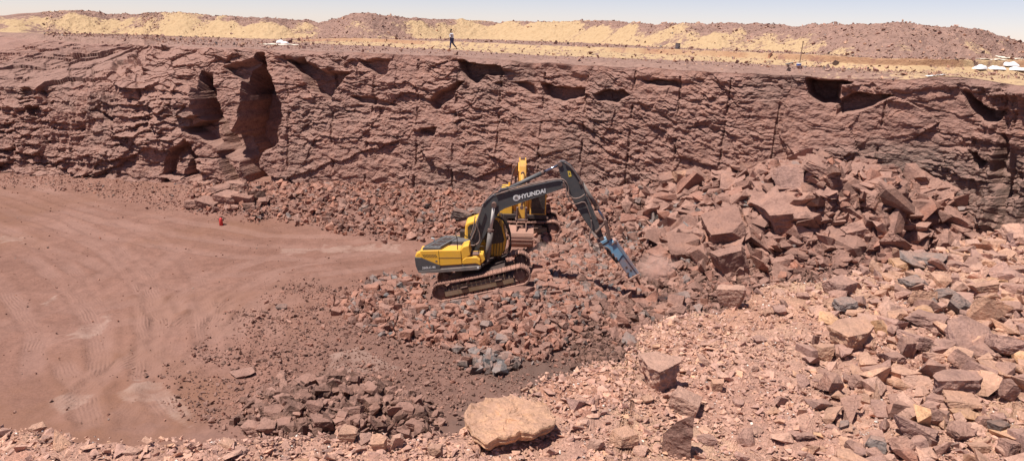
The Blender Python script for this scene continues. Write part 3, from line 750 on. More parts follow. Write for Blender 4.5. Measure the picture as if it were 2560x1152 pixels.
def scatter(name, pts, sizes, cols, mat, protos, flat=(0.5, 0.9), tilt=0.5, sink=0.2, seed=1):
    rng = np.random.default_rng(seed)
    VV, FF, CC = [], [], []
    n0 = 0
    n = len(pts)
    ids = rng.integers(0, len(protos), n)
    for kk in range(len(protos)):
        sel = np.nonzero(ids == kk)[0]
        if not len(sel): continue
        pv, pf = protos[kk]
        m = len(sel)
        sc_ = sizes[sel][:, None] * np.stack([rng.uniform(0.8, 1.25, m), rng.uniform(0.65, 1.0, m), rng.uniform(*flat, m)], -1)
        Rm = np.stack([rot(rng, tilt) for _ in range(m)]) if m < 4000 else np.stack([rot(rng, tilt) for _ in range(200)])[rng.integers(0, 200, m)]
        P = np.einsum('mij,mvj->mvi', Rm, pv[None] * sc_[:, None, :])
        lift = -P[..., 2].min(1) * (1 - 2 * sink)
        P = P + pts[sel][:, None, :]; P[..., 2] += lift[:, None]
        VV.append(P.reshape(-1, 3)); FF.append((pf[None] + (n0 + np.arange(m)[:, None, None] * len(pv))).reshape(-1, 3)); CC.append(np.repeat(cols[sel], len(pv), 0))
        n0 += m * len(pv)
    me = mesh_np(name, np.concatenate(VV), np.concatenate(FF))
    attr(me, 'Col', np.concatenate(CC), 'FLOAT_COLOR')
    return tag(link(name, me, mat), kind='stuff')
def sizes_pow(rng, n, lo_, hi_, a=2.6):
    r = rng.random(n); p = 1 - a
    return (lo_ ** p + r * (hi_ ** p - lo_ ** p)) ** (1 / p)
def floor_points(poly, n, seed, edge=25.0):
    """n points on the pit floor inside an outline surveyed from the photograph"""
    rng = np.random.default_rng(seed)
    pw = on_z(np.array([p[0] for p in poly], float), np.array([p[1] for p in poly], float), 0.8)
    x0, x1 = pw[:, 0].min() - 3, pw[:, 0].max() + 3; y0, y1 = max(15, pw[:, 1].min() - 3), min(66, pw[:, 1].max() + 3)
    out = []; tot = 0
    for _ in range(60):
        X = rng.uniform(x0, x1, 4 * n); Y = rng.uniform(y0, y1, 4 * n); Zz = floor_z(X, Y)
        a, b = project(np.stack([X, Y, Zz], -1))
        j = edge * fbm(X * 0.5, Y * 0.5, oct=3) + rng.normal(0, edge * 0.35, 4 * n)
        ok = in_poly(a + j, b + j * 0.6, poly) & ~((X > -4.3) & (X < 1.2) & (Y > 34.35) & (Y < 39.0)) & (Y < np.interp(X, base_xy[:12, 0], base_xy[:12, 1]) + 0.6) & (X < 27.5)
        out.append(np.stack([X, Y, Zz], -1)[ok]); tot += ok.sum()
        if tot >= n: break
    return np.concatenate(out)[:n]
WARM = {'red': 3, 'rust': 3, 'brown': 2.5, 'dun': 1.5, 'grey': 0.5, 'dark': 0.3}
MOUNDC = {'red': 3, 'rust': 3.0, 'brown': 2, 'dun': 1.6, 'grey': 1.0, 'dark': 0.35, 'blue': 0.15}
DEB = {'brown': 3.5, 'red': 2, 'dun': 3, 'rust': 1, 'grey': 0.4}
GREY = {'grey': 3, 'blue': 2, 'dark': 2, 'brown': 0.6}
BLUE = {'blue': 4, 'grey': 3, 'dun': 0.6}
def field(name, poly, n, lo_, hi_, a, w, seed, edge=25.0, **kw):
    p = floor_points(poly, n, seed, edge); rng = np.random.default_rng(seed + 500)
    s_ = sizes_pow(rng, len(p), lo_, hi_, a)
    return scatter(name, p, s_, pick(rng, w, len(p)), M['rock'], HULLS, seed=seed, **kw)
field('debris_rubble', PILE, 9500, 0.14, 0.8, 2.4, DEB, 31)
field('lower_debris_rubble', [(1560, 700), (1700, 640), (1900, 660), (2100, 660), (2250, 650), (2300, 640), (2200, 700), (1950, 730), (1860, 760), (1700, 800), (1560, 860)], 3500, 0.12, 0.6, 2.2, {'brownish': 3, 'brown': 2.5, 'dun': 0.6}, 43)
field('debris_slabs', [(1620, 500), (1750, 460), (2000, 415), (2150, 425), (2430, 480), (2470, 560), (2400, 630), (2250, 650), (2050, 650), (1850, 700), (1720, 660), (1600, 600)], 620, 0.7, 1.9, 2.2, {'dun': 4, 'brown': 2.5, 'red': 0.7}, 44, flat=(0.25, 0.55), tilt=0.42, sink=0.22)
field('blue_grey_rubble', [(1690, 510), (1740, 490), (1840, 505), (1950, 470), (1975, 490), (1860, 525), (1780, 545), (1700, 570), (1640, 600), (1560, 620), (1590, 580)], 900, 0.2, 0.7, 2.4, BLUE, 32)
field('mound_rubble', MOUND, 7500, 0.12, 0.52, 1.9, MOUNDC, 33)
field('brown_rubble', [(1440, 860), (1500, 780), (1600, 720), (1680, 760), (1800, 780), (1700, 800), (1600, 860), (1560, 910), (1420, 915)], 3200, 0.08, 0.4, 2.3, {'brownish': 4, 'brown': 1.5, 'dark': 0.4}, 42)
field('grey_mound_rubble', [(1330, 720), (1400, 690), (1520, 690), (1560, 740), (1480, 765), (1360, 770)], 900, 0.15, 0.45, 2.2, GREY, 34)
field('grey_stone_heap', [(1150, 930), (1160, 895), (1220, 878), (1280, 890), (1298, 920), (1240, 938)], 130, 0.25, 0.65, 2.0, GREY, 35, edge=5)
field('talus_rubble', TALUS, 6500, 0.12, 0.6, 2.3, WARM, 36)
field('near_pile_rubble', NEARPILE, 1700, 0.12, 0.5, 2.0, {'brownish': 3, 'brown': 2, 'dun': 1}, 37)
field('grey_track_rubble', [(1300, 640), (1420, 590), (1560, 600), (1600, 680), (1480, 690), (1360, 670)], 1300, 0.15, 0.5, 2.2, {'grey': 3, 'brown': 2, 'dun': 1, 'dark': 0.6}, 38)
field('floor_stones', [(520, 930), (640, 800), (760, 720), (900, 700), (1000, 860), (1400, 900), (1560, 880), (1500, 960), (1350, 990), (1250, 1040), (1100, 1090), (560, 1090), (400, 1010)], 8500, 0.04, 0.24, 2.7, {'brownish': 1.2, 'brown': 3, 'red': 1.5, 'dun': 1.5}, 39, edge=110)
field('scattered_floor_stones', [(-20, 440), (1200, 520), (1200, 660), (900, 800), (560, 960), (250, 1100), (-50, 1100)], 1100, 0.03, 0.14, 2.8, WARM, 40, edge=60)
field('pit_floor_rubble', [(1280, 1000), (1500, 900), (1640, 820), (1900, 740), (2200, 700), (2540, 690), (2540, 1500), (1280, 1500)], 4500, 0.08, 0.5, 2.3, {'brownish': 3, 'brown': 2.5, 'dun': 0.8}, 45, edge=30)
field('wall_foot_stones', [(-40, 440), (300, 440), (620, 490), (720, 550), (520, 545), (200, 480), (-40, 455)], 2200, 0.05, 0.24, 2.5, WARM, 41, edge=30)

# loose stone over the spoil hills and the bank behind the far rim
rng = np.random.default_rng(61)
n = 60000
jj = rng.integers(60, len(pa) - 40, n); tt = rng.random(n)
Rr = Dh0[jj] + (Dh1[jj] + 1.5 - Dh0[jj]) * tt
sandj = np.array([0.0]); 
ii = np.clip((np.array([np.searchsorted(R[:, j_], r_) for j_, r_ in zip(jj, Rr)])), 1, len(R) - 1)
tq = np.clip((Rr - R[ii - 1, jj]) / (R[ii, jj] - R[ii - 1, jj]), 0, 1)
Zr = Z[ii - 1, jj] + tq * (Z[ii, jj] - Z[ii - 1, jj]); sr = sand[ii, jj]
keep = rng.random(n) < np.clip(1.0 - 1.05 * sr + 0.03, 0.03, 1) * np.where(sr > 0.6, 0.5, 1)
P = np.stack([Rr * np.sin(pa[jj]), Rr * np.cos(pa[jj]), Zr], -1)[keep]
scatter('spoil_hill_stones', P[:9000], sizes_pow(rng, len(P[:9000]), 0.07, 0.36, 2.9), pick(rng, {'brown': 3, 'mauve': 3, 'dun': 3, 'tan': 2, 'grey': 0.4}, len(P[:9000])), M['spoilrock'], CHIP, flat=(0.35, 0.65), tilt=0.3, seed=62)
n = 9000
jj = rng.integers(60, len(pa) - 40, n)
Rr = pr[jj] + (Dh0[jj] - pr[jj]) * rng.random(n) ** 0.8
Zr = np.array([np.interp(r_, R[:, j_], Z[:, j_]) for j_, r_ in zip(jj, Rr)])
P = np.stack([Rr * np.sin(pa[jj]), Rr * np.cos(pa[jj]), Zr], -1)
scatter('plateau_stones', P, sizes_pow(rng, n, 0.06, 0.45, 3.0), pick(rng, {'brown': 3, 'mauve': 2, 'dun': 2, 'tan': 1.5, 'grey': 0.5}, n), M['spoilrock'], CHIP, seed=63)

# gravel and stone chips of the near rim
def rim_points(n, seed, bias=1.0, amin=-0.68, amax=0.68):
    rng = np.random.default_rng(seed)
    a = rng.uniform(amin, amax, 6 * n); e_ = E_of(a); r0 = 2.3 / np.cos(a)
    rr = np.sqrt(rng.uniform(0, 1, 6 * n)) * 8.5
    ok = (rr < e_) & (rr > np.minimum(r0, e_ * 0.9))
    a, rr = a[ok][:n], rr[ok][:n]
    X, Y = rr * np.sin(a), rr * np.cos(a)
    return np.stack([X, Y, rim_shape(X, Y)], -1)
RIMC = {'tan': 3, 'pale': 3, 'mauve': 3, 'orange': 0.6, 'dun': 1.2, 'grey': 0.12, 'red': 0.3}
p = rim_points(58000, 71); rng = np.random.default_rng(72)
dn = fbm(p[:, 0] * 0.9, p[:, 1] * 0.9, oct=3)
p = p[rng.random(len(p)) < 0.62 + 0.9 * dn]
scatter('rim_gravel', p, sizes_pow(rng, len(p), 0.008, 0.05, 2.9), 0.5 * pick(rng, RIMC, len(p)) * 1.15 + 0.5 * np.array((0.51, 0.29, 0.222)) * rng.uniform(0.75, 1.2, (len(p), 1)), M['chips'], CHIP, flat=(0.25, 0.6), tilt=0.35, seed=73)
rg_ = np.random.default_rng(78); a_ = rg_.uniform(-1.0, 0.9, 16000); q_ = E_of(a_) * np.sqrt(rg_.uniform(0.12, 0.97, 16000))
p = np.stack([q_ * np.sin(a_), q_ * np.cos(a_), rim_shape(q_ * np.sin(a_), q_ * np.cos(a_))], -1)
scatter('loose_rim_gravel', p, sizes_pow(rng, len(p), 0.012, 0.06, 2.8), 0.5 * pick(rng, RIMC, len(p)) * 1.15 + 0.5 * np.array((0.51, 0.29, 0.222)) * rng.uniform(0.75, 1.2, (len(p), 1)), M['chips'], CHIP, flat=(0.25, 0.6), tilt=0.35, seed=79)
p = rim_points(3000, 74, 0.8)
scatter('quartz_chips', p, sizes_pow(rng, len(p), 0.006, 0.016, 2.8), pick(rng, {'quartz': 1}, len(p)), M['chips'], CHIP, flat=(0.3, 0.6), tilt=0.3, seed=75)
p = rim_points(1500, 76); a_ = np.arctan2(p[:, 0], p[:, 1])
p = p[rng.random(len(p)) < 0.08 + 0.92 * smooth(0.34, 0.5, a_)]
a_ = np.arctan2(p[:, 0], p[:, 1])
scatter('rim_stones', p, sizes_pow(rng, len(p), 0.04, 0.13, 2.5) * (1 + 0.5 * smooth(0.4, 0.5, a_)), pick(rng, RIMC, len(p)) * 1.12, M['rimrock'], HULLS, flat=(0.3, 0.7), tilt=0.3, seed=77)

# ---------------------------------------------------------------- single boulders
def hit_floor(px_, py_):
    r_ = ray(np.float64(px_), np.float64(py_)); t_ = np.linspace(14, 80, 1400)
    P = CAM + r_[None] * t_[:, None] / np.linalg.norm(r_)
    zf = floor_z(P[:, 0], P[:, 1]); k_ = np.nonzero(P[:, 2] <= zf)[0]
    return P[k_[0]] if len(k_) else P[-1]
def hit_rim(px_, py_):
    r_ = ray(np.float64(px_), np.float64(py_)); t_ = np.linspace(1, 12, 1600)
    P = CAM + r_[None] * t_[:, None] / np.linalg.norm(r_)
    k_ = np.nonzero(P[:, 2] <= rim_shape(P[:, 0], P[:, 1]))[0]
    return P[k_[0]] if len(k_) else P[-1]
def boulder(cx, cy, w, h, color, where, label, group, name='boulder', cat='boulder', lean=0.0, yaw=None, flat=None, seed=None, sub=None, blocky=0.6, rough=0.05, deep=0.85, mat=None):
    rng = np.random.default_rng(seed if seed is not None else int(cx * 7 + cy * 13))
    g = (hit_rim if where == 'rim' else hit_floor)(cx, cy + 0.42 * h)
    zc = (g - CAM) @ _F; s_ = zc / FPX
    sx = w * s_; sy = deep * sx
    al = math.atan2(CAM[2] - g[2], math.hypot(g[0], g[1]))
    sz = max((h * s_ - 0.55 * sy * math.sin(al)) / math.cos(al), 0.30 * sx) if flat is None else flat * sx
    if sub is None: sub = 5 if w > 58 else 4
    P, F0 = rock_verts(rng, sub, blocky, rough=rough)
    yw = rng.uniform(-0.5, 0.5) if yaw is None else yaw
    P = P * np.array((sx, sy, sz))
    ca, sa = math.cos(yw), math.sin(yw); P = P @ np.array(((ca, sa, 0), (-sa, ca, 0), (0, 0, 1)))
    ca, sa = math.cos(lean), math.sin(lean); P = P @ np.array(((ca, 0, -sa), (0, 1, 0), (sa, 0, ca)))
    tb_ = rng.normal(0.05, 0.12) if where == 'rim' or h < 30 or 'debris' not in (group or '') else rng.normal(0.36, 0.16); ca, sa = math.cos(tb_), math.sin(tb_); P = P @ np.array(((1, 0, 0), (0, ca, sa), (0, -sa, ca)))
    taper = 1 - 0.16 * np.clip(0.5 - (P[:, 2] - P[:, 2].min()) / (np.ptp(P[:, 2]) + 1e-9), 0, 1) * 2
    P[:, :2] *= taper[:, None]
    P[:, 2] -= P[:, 2].min() + 0.07 * sz
    P[:, 1] += 0.30 * sy
    me = mesh_np(name, P, F0)
    c = np.array(PAL[color]) * rng.uniform(0.92, 1.1)
    attr(me, 'Col', np.broadcast_to(c, (len(P), 3)), 'FLOAT_COLOR')
    o = link(name, me, mat or (M['rimrock'] if where == 'rim' else M['rock']), loc=tuple(g))
    return tag(o, label, cat, group)
GD, GR, GN, GM = 'boulders of the blasted debris pile', 'stones lying on the near rim', 'boulders of the heap below the near rim', 'stones of the mound under the front excavator'
CN = {'brownish': 'dark brown', 'dun': 'dusty pale brown', 'brown': 'brown', 'red': 'reddish', 'grey': 'grey', 'rust': 'rust red', 'dark': 'charcoal', 'tan': 'orange tan', 'pale': 'pale pink', 'mauve': 'mauve grey', 'orange': 'orange', 'blue': 'blue grey'}
def LD(x, y, w, c):
    hgt = 'high up in' if y < 500 else 'midway down' if y < 590 else 'at the foot of'
    side = 'left end' if x < 1800 else 'middle' if x < 2200 else 'right end'
    return f"{'large' if w > 55 else 'smaller'} {CN[c]} boulder {hgt} the debris pile, towards its {side}"
def LR(x, y, w, c):
    sz = 'large' if w > 62 else 'mid-sized' if w > 46 else 'small'
    pl = 'on the bottom edge strip left of the orange slab' if x < 1200 else 'near the three-cornered boulder' if x < 1850 else 'on the open gravel of the rim' if x < 2160 else 'at the pit edge of the crowded right rim' if y < 800 else 'in the middle of the crowded right rim' if y < 960 else 'low in the crowded right rim'
    return f'{sz} {CN[c]} stone {pl}'
for a in (  # x, y, width, height, colour, label, options
    (1985, 548, 150, 92, 'dun', 'largest flat-topped slab with shaded front in the middle of the debris pile', dict(lean=-0.12, yaw=0.2)),
    (1818, 584, 108, 76, 'brown', 'broad brown slab boulder above the upright one at the left of the debris pile', dict(lean=0.1)),
    (1832, 662, 82, 84, 'dun', 'tall leaning boulder at the foot of the debris pile, dark gap at its right', dict(lean=-0.35, deep=0.6)),
    (1716, 634, 88, 40, 'brown', 'long flat boulder low in the debris beside the dust cloud of the hammer', dict()),
    (2247, 624, 100, 74, 'dun', 'large tilted slab at the pile foot just above the near rim', dict(lean=0.45, yaw=0.3, deep=0.6)),
    (2122, 538, 90, 74, 'dun', 'big pale brown slab right of the largest slab of the debris pile', dict(lean=-0.3)),
    (2056, 432, 78, 40, 'dun', 'highest boulder crowning the debris pile against the wall', dict(lean=0.1)),
    (2092, 424, 26, 52, 'brown', 'thin upright splinter of rock leaning on the highest debris boulder', dict(deep=0.5, lean=-0.4)),
    (1978, 470, 84, 64, 'mauve', 'greyish mauve smooth slab beside the blue grey rubble high on the pile', dict(lean=-0.15)),
    (2158, 466, 78, 56, 'brown', 'boulder with dark splintered front near the top right of the pile', dict(lean=-0.25)),
    (2240, 489, 80, 46, 'brown', 'wide boulder with dark ragged front next right of the splintered one', dict(lean=0.1)),
    (2314, 486, 92, 36, 'dun', 'long smooth slab lying at the upper right of the debris pile', dict(lean=-0.18, deep=0.6)),
    (1716, 454, 66, 44, 'tan', 'light orange slab standing at the wall foot left of the pile top', dict(lean=0.4, deep=0.4)),
    (1670, 458, 40, 30, 'brown', 'brown wedge of rock touching the light orange slab at the wall foot', dict(lean=-0.4)),
    (2142, 588, 64, 58, 'dun', None, dict(lean=-0.35)), (2083, 462, 58, 46, 'brown', None, {}), (2388, 486, 62, 38, 'dun', None, {}), (2021, 490, 42, 32, 'dun', None, {}),
    (1904, 638, 38, 46, 'dun', None, {}), (2036, 591, 48, 38, 'dun', None, {}), (1994, 604, 48, 28, 'dun', None, {}), (2224, 571, 64, 54, 'dun', None, dict(lean=0.5)), (2302, 610, 62, 42, 'brown', None, {}),
    (2365, 614, 48, 52, 'dun', None, dict(lean=0.2)), (2048, 552, 54, 32, 'brown', None, {}), (1830, 524, 62, 42, 'dun', None, dict(lean=-0.2)), (1857, 509, 46, 27, 'dun', None, {}), (1911, 513, 62, 38, 'dun', None, {}),
    (1755, 540, 70, 28, 'rust', 'dark rust long boulder in front of the blue grey rubble', dict(lean=-0.15)), (2185, 497, 62, 44, 'dun', None, {}), (2216, 524, 54, 42, 'brown', None, {}), (2271, 536, 74, 48, 'dun', None, dict(lean=0.3)),
    (2357, 503, 64, 32, 'dun', None, {}), (2427, 515, 62, 38, 'brown', None, dict(lean=0.2)), (2400, 552, 74, 42, 'dun', None, dict(lean=0.35)), (2443, 557, 58, 38, 'brown', None, dict(lean=0.3)), (2388, 599, 64, 48, 'dun', None, dict(lean=0.4)),
    (2302, 571, 54, 38, 'brown', None, dict(lean=0.3)), (2103, 661, 48, 36, 'brown', None, {}), (1697, 712, 42, 24, 'dun', None, {}), (1740, 725, 42, 27, 'brown', None, dict(lean=0.4)), (1708, 746, 42, 24, 'grey', None, dict(lean=-0.3)),
    (1896, 696, 32, 26, 'dun', None, {}), (2050, 520, 40, 30, 'brown', None, {}), (2076, 500, 44, 26, 'dun', None, {}), (1935, 478, 40, 26, 'dun', None, {}), (1880, 545, 44, 34, 'dun', None, {}), (1905, 560, 46, 40, 'brown', None, {}),
    (1770, 590, 40, 30, 'brown', None, {}), (1790, 640, 36, 34, 'brown', None, {}), (2180, 560, 44, 44, 'brown', None, dict(lean=0.3)), (2075, 620, 50, 34, 'brown', None, {}), (2005, 640, 40, 30, 'brown', None, {}), (2330, 545, 50, 32, 'dun', None, dict(lean=0.3)),
    (2345, 578, 54, 34, 'dun', None, dict(lean=0.35)), (2190, 620, 40, 44, 'brown', None, dict(lean=0.3)), (1860, 700, 30, 24, 'brown', None, {}), (1940, 600, 40, 30, 'brown', None, {}), (1780, 510, 34, 26, 'dun', None, {}),
    (1650, 640, 46, 34, 'red', None, dict(lean=-0.3)), (1672, 600, 38, 26, 'red', None, {}), (1760, 690, 34, 22, 'brown', None, {}), (1690, 770, 40, 30, 'brown', None, {}), (1640, 790, 36, 28, 'brown', None, {}), (1600, 760, 34, 24, 'red', None, {}),
    (1560, 810, 36, 26, 'brown', None, {}), (2140, 430, 40, 30, 'dun', None, {}), (2010, 430, 44, 30, 'dun', None, {}), (1905, 470, 38, 22, 'dun', None, {}), (1640, 490, 36, 22, 'red', None, {}), (2290, 515, 46, 30, 'dun', None, {}),
    (1740, 612, 44, 30, 'brown', None, {}), (1955, 622, 38, 26, 'brown', None, {}), (2110, 500, 50, 34, 'dun', None, dict(lean=-0.2)), (2230, 455, 36, 24, 'brown', None, {})):
    x, y, w, h, c, lb, kw = a
    boulder(x, y, w * 1.12, h * 1.05, c, 'floor', lb or LD(x, y, w, c), GD, **dict(dict(deep=1.0), **kw))
for a in (
    (1831, 743, 74, 64, 'pale', 'pale orange blocky boulder perched on the tip of the near rim', dict(blocky=0.9)),
    (1717, 1010, 82, 62, 'pale', 'pinkish cube-shaped boulder just behind the upright brown slab', dict(lean=0.25, blocky=0.9)),
    (2101, 720, 78, 54, 'mauve', 'grey-topped block with dark broken sides on the near rim', dict(blocky=0.9)),
    (2115, 763, 66, 46, 'grey', 'rough grey block in front of the grey-topped dark-sided block', dict(blocky=0.8, rough=0.07)),
    (2305, 747, 90, 60, 'tan', 'rounded tan boulder resting on a wide grey slab', dict(blocky=0.2)),
    (2329, 804, 110, 52, 'mauve', 'wide grey slab under the rounded tan boulder', dict(lean=0.08)),
    (2470, 786, 86, 90, 'tan', 'orange tan slab leaning upright above the broad sloping slab', dict(deep=0.4, lean=0.2)),
    (2294, 1082, 116, 56, 'mauve', 'grey brown slab with square end near the bottom right of the rim', dict(lean=0.2, deep=0.5)),
    (2258, 1118, 68, 68, 'dun', 'rounded brown boulder below the slab with the square end', dict(blocky=0.2)),
    (2333, 654, 80, 40, 'grey', 'dark boulder with flat light top at the edge below the debris pile', dict(lean=-0.1)),
    (2082, 963, 68, 64, 'dun', 'upright brown boulder with shaded left side in mid rim', dict(lean=0.25)),
    (2062, 880, 58, 48, 'tan', 'squarish tan stone beside a thin upright splinter', dict(blocky=0.8)),
    (2036, 860, 18, 54, 'brown', 'thin upright splinter of stone beside the squarish tan stone', dict(deep=0.8)),
    (2415, 1008, 100, 50, 'tan', 'long tan stone directly below the longest flat slab', dict(lean=-0.05)),
    (1764, 906, 56, 30, 'pale', 'thin tilted shard right of the big three-cornered boulder', dict(lean=0.5, deep=0.4, flat=0.25)),
    (2337, 1035, 62, 66, 'dun', None, dict(lean=-0.2)), (2231, 1026, 40, 36, 'red', None, {}), (2144, 1120, 58, 42, 'dun', None, {}), (2192, 1114, 52, 42, 'grey', None, {}), (2411, 1078, 74, 44, 'dun', None, {}), (2458, 1054, 42, 38, 'dun', None, {}),
    (2501, 1070, 48, 40, 'dark', None, {}), (2462, 722, 64, 52, 'tan', None, {}), (2525, 874, 86, 60, 'mauve', None, dict(lean=0.2)), (2537, 776, 62, 40, 'dun', None, {}), (2403, 765, 64, 54, 'grey', None, dict(lean=0.3)), (2364, 736, 54, 42, 'grey', None, {}),
    (2301, 858, 90, 48, 'mauve', None, dict(lean=0.25)), (2266, 873, 48, 54, 'dun', None, dict(lean=0.4)), (2235, 896, 64, 42, 'mauve', None, {}), (2337, 893, 58, 38, 'pale', None, {}), (2400, 908, 54, 44, 'dun', None, dict(lean=0.6, deep=0.35)),
    (2243, 790, 54, 46, 'tan', None, {}), (1952, 778, 38, 26, 'mauve', None, {}), (2196, 935, 62, 44, 'dun', None, {}), (2247, 952, 58, 34, 'tan', None, {}), (2521, 982, 54, 62, 'dun', None, dict(lean=0.4)), (1952, 1005, 44, 30, 'mauve', None, dict(lean=0.4, deep=0.4)),
    (2003, 1090, 64, 22, 'mauve', None, dict(flat=0.2)), (2050, 1122, 34, 18, 'tan', None, {}), (1772, 1102, 48, 32, 'mauve', None, dict(lean=0.3)), (1921, 782, 30, 19, 'tan', None, {}), (2301, 958, 84, 42, 'pale', None, dict(lean=0.15)),
    (2168, 854, 62, 36, 'tan', None, {}), (2144, 957, 44, 42, 'dun', None, {}), (1795, 963, 35, 37, 'tan', None, {}), (1884, 919, 26, 22, 'pale', None, {}), (2220, 674, 44, 22, 'mauve', None, {}), (2255, 668, 76, 28, 'orange', None, {}),
    (2540, 592, 56, 46, 'pale', None, {}), (2290, 706, 60, 36, 'grey', None, {}), (2540, 680, 60, 40, 'dun', None, {}), (2490, 640, 50, 30, 'pale', None, {}), (2430, 668, 46, 26, 'mauve', None, {}), (2530, 1120, 60, 50, 'dun', None, {}), (2450, 1120, 50, 34, 'tan', None, {}),
    (2060, 1010, 40, 22, 'mauve', None, {}), (1900, 850, 34, 18, 'mauve', None, {}), (2520, 930, 60, 40, 'dun', None, {}), (2470, 900, 46, 34, 'dun', None, {}), (2375, 860, 40, 30, 'dun', None, {}), (2190, 760, 34, 22, 'mauve', None, {}), (2010, 740, 36, 20, 'dun', None, {}),
    (872, 1088, 50, 42, 'tan', 'leftmost larger stone on the bottom edge of the near rim', {}), (945, 1112, 46, 44, 'tan', None, {}), (990, 1106, 38, 46, 'pale', None, {}), (1088, 1128, 42, 36, 'tan', None, {}), (910, 1102, 46, 28, 'mauve', None, {}), (1490, 1112, 46, 36, 'pale', None, {}),
    (1560, 1102, 66, 54, 'tan', None, {}), (1600, 1126, 42, 26, 'pale', None, {}), (1850, 1010, 30, 18, 'mauve', None, {}), (1620, 1000, 34, 20, 'tan', None, {}), (590, 1130, 50, 22, 'mauve', None, {}), (560, 1112, 44, 18, 'tan', None, {}), (330, 1130, 40, 18, 'pale', None, {}), (120, 1100, 44, 16, 'mauve', None, {})):
    x, y, w, h, c, lb, kw = a
    boulder(x, y, w, h, c, 'rim', lb or LR(x, y, w, c), GR, name='stone', cat='stone', **kw)
rg = np.random.default_rng(91)
pts_ = [(702, 990), (745, 985), (800, 980), (852, 975), (905, 985), (690, 1030), (735, 1025), (785, 1020), (830, 1015), (880, 1020), (930, 1010), (975, 1020), (660, 1065), (705, 1070), (750, 1065), (795, 1062), (845, 1060), (895, 1058), (940, 1062), (985, 1065), (1030, 1060), (760, 960), (820, 952), (880, 952), (640, 1078), (1010, 1030), (1045, 1040)]
for i_, (x, y) in enumerate(pts_):
    boulder(x + rg.uniform(-12, 12), y + rg.uniform(-8, 8), rg.uniform(40, 62), rg.uniform(34, 46), ['dun', 'brown', 'brownish', 'brown'][i_ % 4], 'floor', f"rounded {CN[['dun', 'brown', 'brownish', 'brown'][i_ % 4]]} boulder {'at the back' if y < 1000 else 'in the middle' if y < 1045 else 'at the front'} of the heap beyond the bottom rim edge", GN, blocky=0.2, seed=900 + i_, sub=4)
k_ = 0; MC_ = ['rust', 'red', 'rust', 'grey', 'red', 'brown', 'dun']
for p in floor_points(MOUND, 900, 93, edge=8):
    a, b = project(p)
    if k_ >= 96: break
    if in_poly(np.array([a]), np.array([b]), [(1070, 760), (1080, 640), (1340, 640), (1340, 720), (1120, 770)])[0]: continue
    k_ += 1
    boulder(float(a), float(b), rg.uniform(26, 40), rg.uniform(20, 30), MC_[k_ % 7], 'floor', f"{CN[MC_[k_ % 7]]} angular stone of the rubble mound, {'left of the front excavator' if a < 1080 else 'below the front excavator' if a < 1340 else 'under the raised arm and hammer'}", GM, name='stone', cat='stone', seed=2000 + k_, sub=2, rough=0.04)
boulder(1155, 540, 58, 34, 'dark', 'floor', 'charcoal black block of rock behind the cab of the front excavator', None, lean=0.15, blocky=0.9)
boulder(1188, 530, 40, 24, 'grey', 'floor', 'smaller grey rock leaning on the charcoal block behind the front cab', None)
boulder(702, 768, 28, 13, 'dark', 'floor', 'lone dark flat rock on the open pit floor', None)
boulder(655, 786, 16, 11, 'brown', 'floor', 'small brown rock just left below the lone dark flat rock', None)
boulder(600, 938, 60, 14, 'dun', 'floor', 'low flat rock on the pit floor left of the heap of boulders', None, flat=0.2)
for i_, (x, y, w) in enumerate(((1170, 902, 26), (1195, 915, 28), (1222, 893, 30), (1252, 900, 28), (1278, 912, 24), (1235, 922, 30), (1205, 885, 22))):
    boulder(x, y, w, 22, ['grey', 'dark', 'blue'][i_ % 3], 'floor', 'dark grey stone in the small separate heap in front of the mound', 'stones of the small grey heap', name='stone', cat='stone', seed=3000 + i_, sub=3)

# the lumpy orange slab on the edge of the near rim
out_px = [(1160, 1046), (1172, 1024), (1196, 1008), (1228, 996), (1262, 992), (1300, 998), (1336, 1010), (1370, 1026), (1388, 1048), (1384, 1072), (1352, 1084), (1330, 1094), (1300, 1092), (1268, 1104), (1240, 1106), (1214, 1122), (1200, 1108), (1180, 1096), (1176, 1076)]
out_px = [(a_, b_ - 10) for a_, b_ in out_px]
zs = float(hit_rim(1275, 1060)[2]) + 0.05
ow = on_z(np.array([p_[0] for p_ in out_px], float), np.array([p_[1] for p_ in out_px], float), zs)
c0 = ow.mean(0)
th_ = np.linspace(0, 2 * math.pi, 97)[:-1]
oa = np.unwrap(np.arctan2(ow[:, 1] - c0[1], ow[:, 0] - c0[0])); orr = np.hypot(ow[:, 0] - c0[0], ow[:, 1] - c0[1]); od = np.argsort(oa % (2 * math.pi))
rr_ = np.interp(th_, (oa % (2 * math.pi))[od], orr[od], period=2 * math.pi) * (1 + 0.035 * fbm(np.cos(th_) * 4, np.sin(th_) * 4, oct=4, gain=0.7))
lev = [(0.0, 0.0), (0.15, 0), (0.3, 0), (0.45, 0), (0.6, 0), (0.72, 0), (0.84, 0), (0.93, 0.0), (0.985, -0.002), (1.0, -0.012), (0.97, -0.030), (0.985, -0.042), (0.93, -0.06), (0.86, -0.08), (0.5, -0.095), (0.0, -0.1)]
VS = []
for l_, dz_ in lev:
    x_, y_ = rr_ * l_ * np.cos(th_), rr_ * l_ * np.sin(th_)
    n_ = 0.012 * fbm(x_ * 9 + 3, y_ * 9, oct=4) + 0.008 * facets(x_ + 9, y_ + 9, 0.05, 1, 14, 0.8, 0)[0]
    VS.append(np.stack([x_, y_, 0.62 * dz_ + (n_ if dz_ > -0.03 else 0.5 * n_) + 0.03 * x_ - 0.03 * y_], -1))
VS = np.array(VS); nl = len(lev)
ii_ = np.arange(nl * 96).reshape(nl, 96); jj_ = np.roll(ii_, -1, 1)
me = mesh_np('stone', VS.reshape(-1, 3), np.stack([ii_[:-1], ii_[1:], jj_[1:], jj_[:-1]], -1).reshape(-1, 4))
